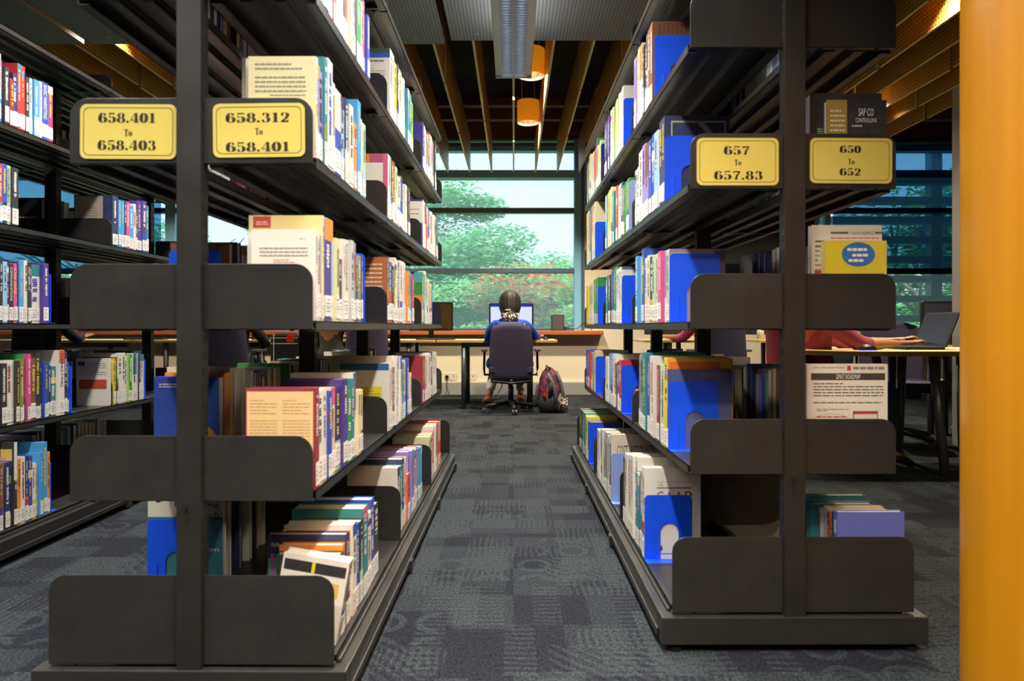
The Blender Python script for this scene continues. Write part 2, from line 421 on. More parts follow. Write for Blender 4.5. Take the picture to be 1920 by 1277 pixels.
def build_rack(r, label, u_shift=0):
    root = empty('book_rack', (*r.o, 0), r.rz, label, 'bookshelf', 'library book racks')
    for i in range(NB+1):
        u = i*BAY+(.0 if 0 < i < NB else (.0 if i == NB else -.008))
        upright_mb(u, i == 0).build('upright', root, bevel=.002)
    # base frame with kicker beams, rails and feet
    m = MB(); S = 'rack_steel'
    m.box((-.377, -.042, .022), (.377, .004, .100), S); m.build('base_beam', root, bevel=.003)
    m = MB(); m.box((-.377, NB*BAY-.004, .022), (.377, NB*BAY+.035, .100), S); m.build('base_beam', root, bevel=.003)
    for sg in (-1, 1):
        m = MB()
        m.box((sg*.377, .004, .03), (sg*.352, NB*BAY, .098), S); m.box((sg*.384, .004, .03), (sg*.377, NB*BAY, .052), S)
        m.box((sg*.352, .004, .06), (sg*.345, NB*BAY, .108), S)
        m.build('base_rail', root, bevel=.002)
        for i in range(NB+1):
            f = MB(); u = i*BAY+(.0 if i else -.015)
            f.lathe([(.001, 0), (.02, 0), (.02, .012), (.008, .014), (.008, .03), (.001, .03)], 'plastic_black', 12, (sg*.335, u, 0))
            if i: f.box((sg*.374, u-.03, .012), (sg*.392, u+.01, .05), S)
            f.build('foot', root)
    for b in range(NB):
        for sg in (-1, 1):
            for lv in range(6):
                edge = BEDGE if lv == 5 else EDGE
                sh = shelf_mb(sg, b, ZB[lv], edge, lv == 5).build('shelf', root)
                z0, z1 = (ZB[5]+.002, .322) if lv == 5 else (ZB[lv], ZB[lv]+.158)
                if lv == 0: z1 = z0+.09
                bracket_mb(sg, b*BAY+.001-(.026 if b == 0 else 0), z0, z1, edge, True).build('end_bracket', sh, bevel=.0008)
                bracket_mb(sg, (b+1)*BAY-.004+(.026 if b == NB-1 else 0), z0, z1, edge, False).build('end_bracket', sh)
    return root
rackA = build_rack(RA, 'dark steel double-sided book rack on the left, with yellow signs 658.401 and 658.312')
rackB = build_rack(RB, 'dark steel double-sided book rack on the right, with yellow signs 657 and 650')
rackC = build_rack(RC, 'dark steel book rack at the far left edge, behind the rack signed 658.401')

def range_sign(r, root, x0, y0, x1, y1, lines, tilt=0):
    u = -.0325; v0, v1 = r.v_of(x0, u), r.v_of(x1, u); z0, z1 = r.z_of(y1, u, 0), r.z_of(y0, u, 0)
    w, h = v1-v0, z1-z0; m = MB()
    m.prism(rrect(-w/2, -h/2, w/2, h/2, .016), 'y', 0, .0015, 'sign_yellow')
    # thin dark keyline
    o = rrect(-w/2+.008, -h/2+.008, w/2-.008, h/2-.008, .014); i = rrect(-w/2+.0095, -h/2+.0095, w/2-.0095, h/2-.0095, .013)
    n = len(o); m.poly([(p[0], -.0003, p[1]) for p in o+i], [(k, (k+1) % n, n+(k+1) % n, n+k) for k in range(n)], 'sign_ink')
    sg = m.build('range_sign', root, M=Matrix.Translation(((v0+v1)/2, u+.004, (z0+z1)/2)) @ Matrix.Rotation(tilt, 4, 'Y'))
    sg['label'] = 'yellow call number sign reading %s to %s' % (lines[0][0], lines[1][0])
    t = MB()
    for s, cx, cy, wid, hei in lines+[('To', .5, .52, .085, .13)]:
        fat_text(t, s, -w/2+cx*w, h/2-cy*h-hei*h/2, wid*w, hei*h, -.0006, 'sign_ink')
    t.build('sign_text', sg)
range_sign(RA, rackA, 147, 194, 329, 297, [('658.401', .49, .25, .60, .185), ('658.403', .49, .75, .61, .185)], .008)
range_sign(RA, rackA, 398, 193, 571, 294, [('658.312', .49, .265, .70, .185), ('658.401', .49, .81, .70, .185)], -.01)
range_sign(RB, rackB, 1307, 258, 1461, 347, [('657', .49, .265, .32, .19), ('657.83', .51, .79, .60, .19)])
range_sign(RB, rackB, 1520, 258, 1675, 343, [('650', .49, .25, .26, .17), ('652', .49, .75, .26, .17)], .006)

# ------------------------------------------------------------------ books
PAL = dict(w='e6ded0', cr='e6d9a4', iv='dcd2bc', g='94948f', lg='c2c4c4', dk='1d1d22', nv='1c2658', bl='1e46ac', sk='3f97d6', lb='94bfe2', tl='1c7f88', gn='2b8a3e', lm='8cc93c', pg='b5d6b0', yl='e3c92f', wo='e6ded0',
           ol='8a8638', ro='e2522a', rd='c8202a', cm='8c1d34', pk='d8488a', lv='9683c6', pu='44298a', br='7c4826', tn='d9b47c', pw='5c66bb', pe='ebc8a0', mg='9c2e6e', **{'or': 'ee8c22'})
CNAME = dict(w='white', cr='cream', iv='ivory', g='grey', lg='pale grey', dk='black', nv='navy', bl='blue', sk='sky blue', lb='light blue', tl='teal', gn='green', lm='lime green', pg='pale green', yl='yellow', wo='white',
             ol='olive', ro='vermilion', rd='red', cm='maroon', pk='pink', lv='lavender', pu='purple', br='brown', tn='tan', pw='periwinkle blue', pe='peach', mg='magenta', **{'or': 'orange'})
PC = {k: hx(v) for k, v in PAL.items()}
MIX = ['w']*9+['cr']*3+['iv']*3+['nv']*4+['bl']*4+['lb']*2+['sk']*2+['rd', 'cm', 'gn', 'tl', 'yl', 'or', 'pu', 'lv', 'dk', 'dk', 'dk', 'g', 'lg', 'lg', 'br', 'pe', 'ol', 'pk', 'pg']
DARKMIX = ['dk']*4+['nv']*4+['bl']*2+['w']*4+['iv']*3+['cm', 'br', 'tl', 'pu', 'g', 'lg']
INK = {'light': hx('f2ece0'), 'dark': hx('24222a')}
def lum(c): return .3*c[0]+.6*c[1]+.1*c[2]

def book_meshes(t, d, h, s, code, band, word, front, rnd, sticker=True, rev=False):
    """cover, pages, call number label.  local: spine at x=0 facing s*x, pages run to -s*d, y = thickness, z up"""
    C = PC[code]; m = MB(); P = 'cover_print'; bt = min(.0022, t*.16); sx = -s*d if rev else 0; si = -s
    m.box((0, -t/2, 0), (si*d, -t/2+bt, h), P, C); m.box((0, t/2-bt, 0), (si*d, t/2, h), P, C)
    ss = -s if rev else s
    m.box((sx, -t/2+bt, 0), (sx-ss*bt, t/2-bt, h), P, C)
    e = sx+ss*.0003
    def sq(y0, y1, z0, z1, c, k=1.0):
        x = sx+ss*.0003*k; p = [(x, y0, z0), (x, y1, z0), (x, y1, z1), (x, y0, z1)]
        m.face(p if ss > 0 else p[::-1], P, c)
    ty = t/2
    lc = C
    if band:
        sq(-ty, ty, h*.80, h, PC[band]); 
    elif rnd.random() < .45:
        c2 = PC[rnd.choice(MIX)]; q = rnd.choice([(.86, 1), (.0, .35), (.66, .78), (.82, .9), (.55, 1.), (.25, .4)])
        sq(-ty, ty, h*q[0], h*q[1], c2)
    ink = INK['dark'] if lum(C) > .28 else rnd.choice([INK['light'], INK['light'], PC['yl'], PC['w']])
    if lum(C) > .28 and rnd.random() < .35: ink = rnd.choice([PC['bl'], PC['rd'], PC['nv'], PC['cm']])
    zl = .085
    if word:
        put_text(m, word, (sx+ss*.0007, -ss*t*.26, h*.95), (0, 0, -1), (0, ss, 0), min(h*.95-zl-.005, t*.5*text_geo(word)[2]*1.1), t*.52, P, ink)
    elif t > .008:
        z = h*(.92 if not band else .76); wid = t*rnd.uniform(.3, .6); y0 = rnd.uniform(-.12, .12)*t; stop = zl+rnd.uniform(0, .35)*(h-zl)
        while z > stop:
            l = rnd.uniform(.003, .0075)
            if rnd.random() > .16: sq(y0-wid/2*rnd.uniform(.6, 1), y0+wid/2*rnd.uniform(.6, 1), z-l, z, ink, 2)
            z -= l+.0022
    if front: FRONT[front](m, s, d, h, -t/2)
    elif rnd.random() < .5:
        cover_lines(m, s, d, h, -t/2, .15, .12, .85, .62, rnd.randint(5, 10), ink)
    p = MB(); pc = rnd.choice([hx('e8e0cc'), hx('ded2b4'), hx('e6e2da'), hx('d8ccaa')])
    a = sx-ss*bt; b = (si*(d-.003)) if not rev else si*.003
    p.box((a, -t/2+bt, .003), (b, t/2-bt, h-.003), 'matte_print', pc)
    # leaf lines on the top edge
    for k in range(3):
        yy = -t/2+bt+(t-2*bt)*(k+.5+rnd.uniform(-.3, .3))/3
        lo, hi = min(a, b)+.002, max(a, b)-.002
        p.face([(lo, yy, h-.0027), (hi, yy, h-.0027), (hi, yy+t*.03, h-.0027), (lo, yy+t*.03, h-.0027)], 'matte_print', tuple(q*.72 for q in pc))
    k = None
    if sticker:
        k = MB(); z0 = rnd.choice([.006, .008, .012]); z1 = z0+rnd.uniform(.052, .064); wc = hx('ece8e0')
        y = t/2-.0004; x0 = sx+ss*.0008; x1 = sx+ss*.0012
        k.box((x0, -y, z0), (x1, y, z1), 'matte_print', wc)
        xx = x1+ss*.0002
        def kq(y0, y1, za, zb, c):
            q = [(xx, y0, za), (xx, y1, za), (xx, y1, zb), (xx, y0, zb)]; k.face(q if ss > 0 else q[::-1], 'matte_print', c)
        gi = hx('55504c')
        for zz in (.80, .62, .40, .24):
            w_ = y*rnd.uniform(.45, .8); zc = z0+(z1-z0)*zz
            n = max(1, int(w_*2/.004)); 
            for j in range(n):
                if rnd.random() < .8: kq(-w_+j*.004, -w_+j*.004+.0024, zc-.0022, zc+.0022, gi)
        kq(-y, y, z0+(z1-z0)*.5-.0006, z0+(z1-z0)*.5+.0006, gi)
    return m, p, k

def fx(s, d, a): return (-d+a*d) if s > 0 else a*d        # across the near face, left to right as seen
def fr(m, s, d, h, y, a0, b0, a1, b1, c, k=1):
    yy = y-.0003*k; x0, x1 = fx(s, d, a0), fx(s, d, a1)
    m.face([(x0, yy, h*b0), (x1, yy, h*b0), (x1, yy, h*b1), (x0, yy, h*b1)], 'cover_print', c)
def cover_lines(m, s, d, h, y, a0, b0, a1, b1, n, c, k=2, fat=.35):
    rr = random.Random(int(h*1e5)+n)
    for i in range(n):
        z = b1-(b1-b0)*i/n; e = a1 if rr.random() > .25 else a0+(a1-a0)*rr.uniform(.3, .8); st = (b1-b0)/n*fat
        q = a0
        while q < e-.01:
            w = min(rr.uniform(.03, .1), e-q); fr(m, s, d, h, y, q, z-st, q+w, z, c, k); q += w+.012
def ft(m, s, d, h, y, txt, a0, b0, a1, b1, c, k=3):
    put_text(m, txt, (fx(s, d, a0), y-.0003*k, h*b0), (1, 0, 0), (0, 0, 1), (a1-a0)*d, (b1-b0)*h, 'cover_print', c)
G = hx('8a8478'); G2 = hx('5a564e'); RDI = hx('c0483a')
def f_crm(m, s, d, h, y):
    cover_lines(m, s, d, h, y, .1, .84, .8, .93, 2, G); cover_lines(m, s, d, h, y, .1, .62, .86, .80, 4, G); cover_lines(m, s, d, h, y, .32, .59, .86, .62, 1, G)
    cover_lines(m, s, d, h, y, .1, .34, .85, .55, 5, G); cover_lines(m, s, d, h, y, .36, .28, .85, .31, 1, G)
def f_wht(m, s, d, h, y):
    cover_lines(m, s, d, h, y, .75, .88, .9, .9, 1, G); cover_lines(m, s, d, h, y, .13, .68, .88, .80, 3, G); cover_lines(m, s, d, h, y, .35, .62, .68, .67, 2, RDI)
    cover_lines(m, s, d, h, y, .13, .46, .87, .57, 4, G); cover_lines(m, s, d, h, y, .22, .36, .8, .42, 2, RDI)
def f_yel(m, s, d, h, y):
    fr(m, s, d, h, y, .05, .80, 1, 1, hx('ecd391')); fr(m, s, d, h, y, .06, .88, .3, .99, hx('c4452a'), 2); cover_lines(m, s, d, h, y, .1, .9, .26, .94, 2, INK['light'], 3)
    cover_lines(m, s, d, h, y, .06, .80, .76, .85, 1, hx('4a4c58'), 3, .9)
def f_tan(m, s, d, h, y):
    fr(m, s, d, h, y, .02, .02, .965, .965, hx('e3bd84')); ink = hx('a88a5c')
    for a in (.06, .53):
        for b0, b1, n in ((.72, .88, 5), (.5, .68, 6), (.28, .46, 6), (.08, .24, 5)): cover_lines(m, s, d, h, y, a, b0, a+.39, b1, n, ink, 2, .3)
def f_yb(m, s, d, h, y):
    fr(m, s, d, h, y, 0, .9, 1, 1, hx('17618f')); fr(m, s, d, h, y, .42, .40, .86, .66, hx('e0cc30')); cover_lines(m, s, d, h, y, .45, .42, .83, .63, 6, hx('8f8020'), 2); cover_lines(m, s, d, h, y, .4, .7, .58, .72, 1, G)
def f_dkp(m, s, d, h, y):
    fr(m, s, d, h, y, 0, .86, 1, 1, hx('b64a78')); fr(m, s, d, h, y, .15, .86, .22, 1, PC['yl'], 2); fr(m, s, d, h, y, .55, .86, .62, 1, PC['or'], 2); fr(m, s, d, h, y, .9, .3, 1, 1, hx('d85a86'), 2)
    cover_lines(m, s, d, h, y, .1, .3, .85, .66, 10, INK['light'])
def f_brn(m, s, d, h, y): fr(m, s, d, h, y, 0, 0, 1, 1, hx('b8662e')); cover_lines(m, s, d, h, y, .1, .3, .9, .9, 9, hx('ecd9b4'))
def f_pur(m, s, d, h, y): fr(m, s, d, h, y, 0, .52, 1, .96, hx('e6ded0')); fr(m, s, d, h, y, 0, 0, 1, .5, PC['pu']); fr(m, s, d, h, y, 0, .96, 1, 1, PC['pu']); cover_lines(m, s, d, h, y, .1, .56, .9, .8, 5, RDI); cover_lines(m, s, d, h, y, .2, .83, .7, .87, 1, INK['dark'])
def f_gyl(m, s, d, h, y): fr(m, s, d, h, y, 0, .8, 1, 1, hx('4aa0a6')); fr(m, s, d, h, y, 0, .55, 1, .8, PC['gn']); fr(m, s, d, h, y, 0, 0, 1, .55, PC['or'])
def f_peo(m, s, d, h, y): fr(m, s, d, h, y, 0, .86, 1, .93, PC['bl']); fr(m, s, d, h, y, 0, .93, 1, 1, hx('2a4a2c')); cover_lines(m, s, d, h, y, .3, .76, .9, .82, 1, G2); cover_lines(m, s, d, h, y, .15, .3, .9, .7, 12, G)
def f_crim(m, s, d, h, y): fr(m, s, d, h, y, 0, 0, 1, 1, hx('a8203a'))
def f_blk(m, s, d, h, y): fr(m, s, d, h, y, .03, .8, .97, .93, hx('1a1a1e')); fr(m, s, d, h, y, .45, .8, .5, .93, PC['yl'], 2); fr(m, s, d, h, y, .7, .55, .9, .72, hx('d9b65a'), 2)
def f_drk(m, s, d, h, y): cover_lines(m, s, d, h, y, .12, .66, .6, .8, 3, INK['light'])
def f_ser(m, s, d, h, y):
    ft(m, s, d, h, y, 'Fifty-Minute  Series - The Best in Personal and Professional Development', .06, .86, .95, .915, INK['light']); fr(m, s, d, h, y, .02, .4, .14, .75, hx('2f9a6a'), 2); fr(m, s, d, h, y, .05, .5, .1, .8, hx('b0489a'), 3)
def f_fin(m, s, d, h, y):
    for i in range(10): fr(m, s, d, h, y, .1*i, 0, .1*i+.1, 1, tuple(a*(1-i/9)+b*i/9 for a, b in zip(hx('f0a418'), hx('f4c83a'))))
    fr(m, s, d, h, y, .03, .86, .8, .96, hx('ea6a1c'), 2); fr(m, s, d, h, y, .72, .0, 1, .38, hx('ee7a1a'), 2)
    ft(m, s, d, h, y, 'Financial', .28, .63, .94, .72, hx('b8662e')); ft(m, s, d, h, y, 'Accounting', .16, .49, .94, .60, hx('c23a1c')); ft(m, s, d, h, y, 'AN INTRODUCTION', .35, .35, .93, .38, hx('5a2a10'))
def f_gry(m, s, d, h, y): fr(m, s, d, h, y, 0, 0, 1, 1, hx('4a5488')); fr(m, s, d, h, y, .5, .9, .95, .96, hx('6a5f86'), 2)
def f_nvy(m, s, d, h, y):
    c = hx('a8b878')
    for q in ((.1, .92, .94, .94), (.1, .06, .12, .92), (.92, .06, .94, .92)): fr(m, s, d, h, y, *q, c)
    yy = y-.0009; p = [(fx(s, d, .47), yy, h*.94), (fx(s, d, .58), yy, h*.94), (fx(s, d, .94), yy, h*.62), (fx(s, d, .9), yy, h*.58)]; m.face(p[::-1], 'cover_print', hx('8c98b4'))
def f_pu2(m, s, d, h, y): fr(m, s, d, h, y, 0, 0, 1, 1, hx('8c86a0')); fr(m, s, d, h, y, .03, .9, .8, .95, hx('e2a25a'), 2); fr(m, s, d, h, y, .8, 0, 1, .98, hx('4a3f66'), 2)
def f_wro(m, s, d, h, y): fr(m, s, d, h, y, .3, .6, .95, .82, hx('c05a28')); fr(m, s, d, h, y, .0, .95, 1, 1, hx('4a5a9c'), 2)
def f_gaap(m, s, d, h, y):
    c = hx('8a1f2c')
    fr(m, s, d, h, y, .22, .775, .84, .787, c); fr(m, s, d, h, y, .22, .845, .84, .848, c); fr(m, s, d, h, y, .22, .585, .84, .597, c)
    ft(m, s, d, h, y, 'US', .25, .80, .33, .83, hx('5a2a2a')); 
    for ch, a in (('G', .22), ('A', .38), ('A', .55), ('P', .72)): ft(m, s, d, h, y, ch, a, .635, a+.12, .745, c)
    cover_lines(m, s, d, h, y, .6, .5, .84, .57, 3, G); yy = y-.0012
    m.face([(fx(s, d, .27)+.011*math.cos(2*PI*i/16), yy, h*.12+.011*math.sin(2*PI*i/16)) for i in range(16)], 'cover_print', c); fr(m, s, d, h, y, .2, .055, .85, .065, c)
def f_cost(m, s, d, h, y): fr(m, s, d, h, y, 0, 0, 1, 1, hx('ddd2ba')); ft(m, s, d, h, y, 'COST  ACCOUNTING', .12, .66, .97, .84, hx('3a3128'))
def f_bwn(m, s, d, h, y): fr(m, s, d, h, y, .3, .3, .95, .9, hx('a8754a')); cover_lines(m, s, d, h, y, .3, .3, .4, .9, 10, INK['light'])
def f_bro(m, s, d, h, y):
    for i in range(8): fr(m, s, d, h, y, .1+.07*i, .3, .13+.07*i, .98, hx('5a3a26')); 
    fr(m, s, d, h, y, .7, .3, 1, .98, hx('d8602a'), 2); fr(m, s, d, h, y, .58, .3, .75, .62, hx('f0912a'), 3)
def f_sap(m, s, d, h, y):
    fr(m, s, d, h, y, 0, 0, .34, 1, hx('a88a3c')); fr(m, s, d, h, y, .37, 0, .97, .60, hx('d9ccc4')); cover_lines(m, s, d, h, y, .06, .25, .3, .88, 11, hx('efe6cc')); cover_lines(m, s, d, h, y, .4, .1, .93, .55, 9, G2)
    ft(m, s, d, h, y, 'SAP CO', .53, .81, .78, .90, INK['light']); ft(m, s, d, h, y, 'CONTROLLING', .48, .735, .83, .785, INK['light']); cover_lines(m, s, d, h, y, .42, .66, .9, .70, 1, INK['light'])
def f_sap2(m, s, d, h, y): cover_lines(m, s, d, h, y, .1, .5, .4, .62, 5, INK['light'])
def f_dis(m, s, d, h, y):
    fr(m, s, d, h, y, .0, 0, .68, 1, hx('ddc61c')); yy = y-.001
    m.face([(fx(s, d, .54)+.27*d*math.cos(2*PI*i/24), yy, h*.83+.15*h*math.sin(2*PI*i/24)) for i in range(24)], 'cover_print', hx('1c6ab4'))
    m.face([(fx(s, d, .36), yy, h*.70), (fx(s, d, .46), yy, h*.72), (fx(s, d, .42), yy, h*.77)], 'cover_print', hx('1c6ab4'))
    for b, a0, a1 in ((.875, .36, .68), (.805, .44, .7), (.74, .38, .62)): cover_lines(m, s, d, h, y, a0, b-.01, a1, b+.03, 1, INK['light'], 5, .8)
    ft(m, s, d, h, y, 'Discover', .74, .575, .97, .64, PC['yl']); ft(m, s, d, h, y, 'how to:', .70, .50, .98, .575, PC['yl']); cover_lines(m, s, d, h, y, .71, .1, .95, .44, 8, INK['light'])
    cover_lines(m, s, d, h, y, .3, .27, .62, .3, 1, INK['dark']); cover_lines(m, s, d, h, y, .03, .21, .42, .25, 1, INK['dark']); cover_lines(m, s, d, h, y, .03, .05, .62, .18, 3, hx('8a7c18'))
def f_gmt(m, s, d, h, y):
    ft(m, s, d, h, y, 'Graduation', .55, .905, .74, .935, G); ft(m, s, d, h, y, 'GMAT', .73, .90, .88, .935, G2); fr(m, s, d, h, y, .27, .91, .52, .93, G2, 2); fr(m, s, d, h, y, .9, .91, 1, .93, G2, 2)
    cover_lines(m, s, d, h, y, .27, .81, .95, .87, 2, RDI); fr(m, s, d, h, y, .05, .82, .22, .84, G2); fr(m, s, d, h, y, .05, .77, .22, .79, G2); cover_lines(m, s, d, h, y, .05, .3, .2, .74, 9, G); fr(m, s, d, h, y, .04, .5, .2, .53, hx('b8382c'), 4)
def f_road(m, s, d, h, y):
    fr(m, s, d, h, y, .05, .84, .97, .91, hx('38332e')); ft(m, s, d, h, y, 'GMAT ROADMAP', .36, .85, .66, .90, INK['light']); fr(m, s, d, h, y, .5, .935, .545, .985, hx('c0342c')); cover_lines(m, s, d, h, y, .08, .945, .47, .97, 1, G); cover_lines(m, s, d, h, y, .57, .935, .96, .975, 1, G, 2, .7)
    cover_lines(m, s, d, h, y, .08, .66, .95, .81, 5, G2); cover_lines(m, s, d, h, y, .08, .59, .93, .62, 1, G2); cover_lines(m, s, d, h, y, .12, .52, .52, .55, 2, G2)
    o = [(fx(s, d, .3)+.25*d*math.cos(2*PI*i/28), h*.42+.085*h*math.sin(2*PI*i/28)) for i in range(28)]; n = 28; c = hx('a8888c')
    m.poly([(p[0], y-.0008, p[1]) for p in o]+[(fx(s, d, .3)+(p[0]-fx(s, d, .3))*.975, y-.0008, h*.42+(p[1]-h*.42)*.96) for p in o], [(k, (k+1) % n, n+(k+1) % n, n+k) for k in range(n)], 'cover_print', c)
    cover_lines(m, s, d, h, y, .12, .35, .5, .48, 3, RDI, 2, .3)
    fr(m, s, d, h, y, .57, .28, .88, .53, hx('3a2a2a')); fr(m, s, d, h, y, .58, .29, .87, .52, hx('ded6ce'), 2); fr(m, s, d, h, y, .58, .5, .87, .525, hx('b8302c'), 3); fr(m, s, d, h, y, .7, .2, .9, .37, hx('2a2222'), 4); fr(m, s, d, h, y, .715, .215, .885, .355, hx('d6cfc8'), 5); fr(m, s, d, h, y, .82, .23, .86, .28, hx('4a4440'), 6)
    cover_lines(m, s, d, h, y, .06, .14, .5, .25, 3, G2)
def f_lav(m, s, d, h, y): pass
def f_blg(m, s, d, h, y):
    c = PC['bl']; yy = y-.0006
    cover_lines(m, s, d, h, y, .08, .86, .4, .92, 2, INK['light']); m.face([(fx(s, d, .8)+.045*math.cos(PI*i/12), yy, h*.0+.105*math.sin(PI*i/12)) for i in range(13)], 'cover_print', hx('d89a2c'))
def f_mkt(m, s, d, h, y): ft(m, s, d, h, y, 'MARKETING', .35, .86, .78, .92, hx('d8482c')); ft(m, s, d, h, y, 'PLAN', .55, .78, .75, .83, hx('d8482c')); fr(m, s, d, h, y, .80, .78, .97, .92, hx('d9b45a')); fr(m, s, d, h, y, .78, .74, .88, .82, hx('c88a80'), 2)
def f_brw(m, s, d, h, y): fr(m, s, d, h, y, .02, .1, .75, .98, hx('a09488')); cover_lines(m, s, d, h, y, .1, .5, .6, .75, 5, hx('7a6e64'), 3); fr(m, s, d, h, y, 0, 0, 1, .1, hx('5a3020'))
def f_rdb(m, s, d, h, y): fr(m, s, d, h, y, .08, .35, .9, .55, hx('b8442c')); cover_lines(m, s, d, h, y, .1, .62, .88, .9, 6, G); fr(m, s, d, h, y, .05, .84, .25, .93, PC['nv'], 3)
def f_eme(m, s, d, h, y): ft(m, s, d, h, y, 'Emerging', .36, .89, .95, .96, hx('3a2a20')); ft(m, s, d, h, y, 'and Tech', .36, .79, .95, .86, hx('3a2a20')); fr(m, s, d, h, y, 0, 0, 1, .8, hx('14707c'), 2); ft(m, s, d, h, y, 'ompanion', .4, .42, .95, .48, INK['light'], 4)
def f_info(m, s, d, h, y): fr(m, s, d, h, y, 0, .9, 1, 1, hx('b08a3a')); ft(m, s, d, h, y, 'Information Systems', .1, .68, .95, .80, hx('1c1a1a')); fr(m, s, d, h, y, 0, 0, 1, .6, hx('2a2a2e'))
FRONT = {k[2:]: v for k, v in list(globals().items()) if k.startswith('f_')}

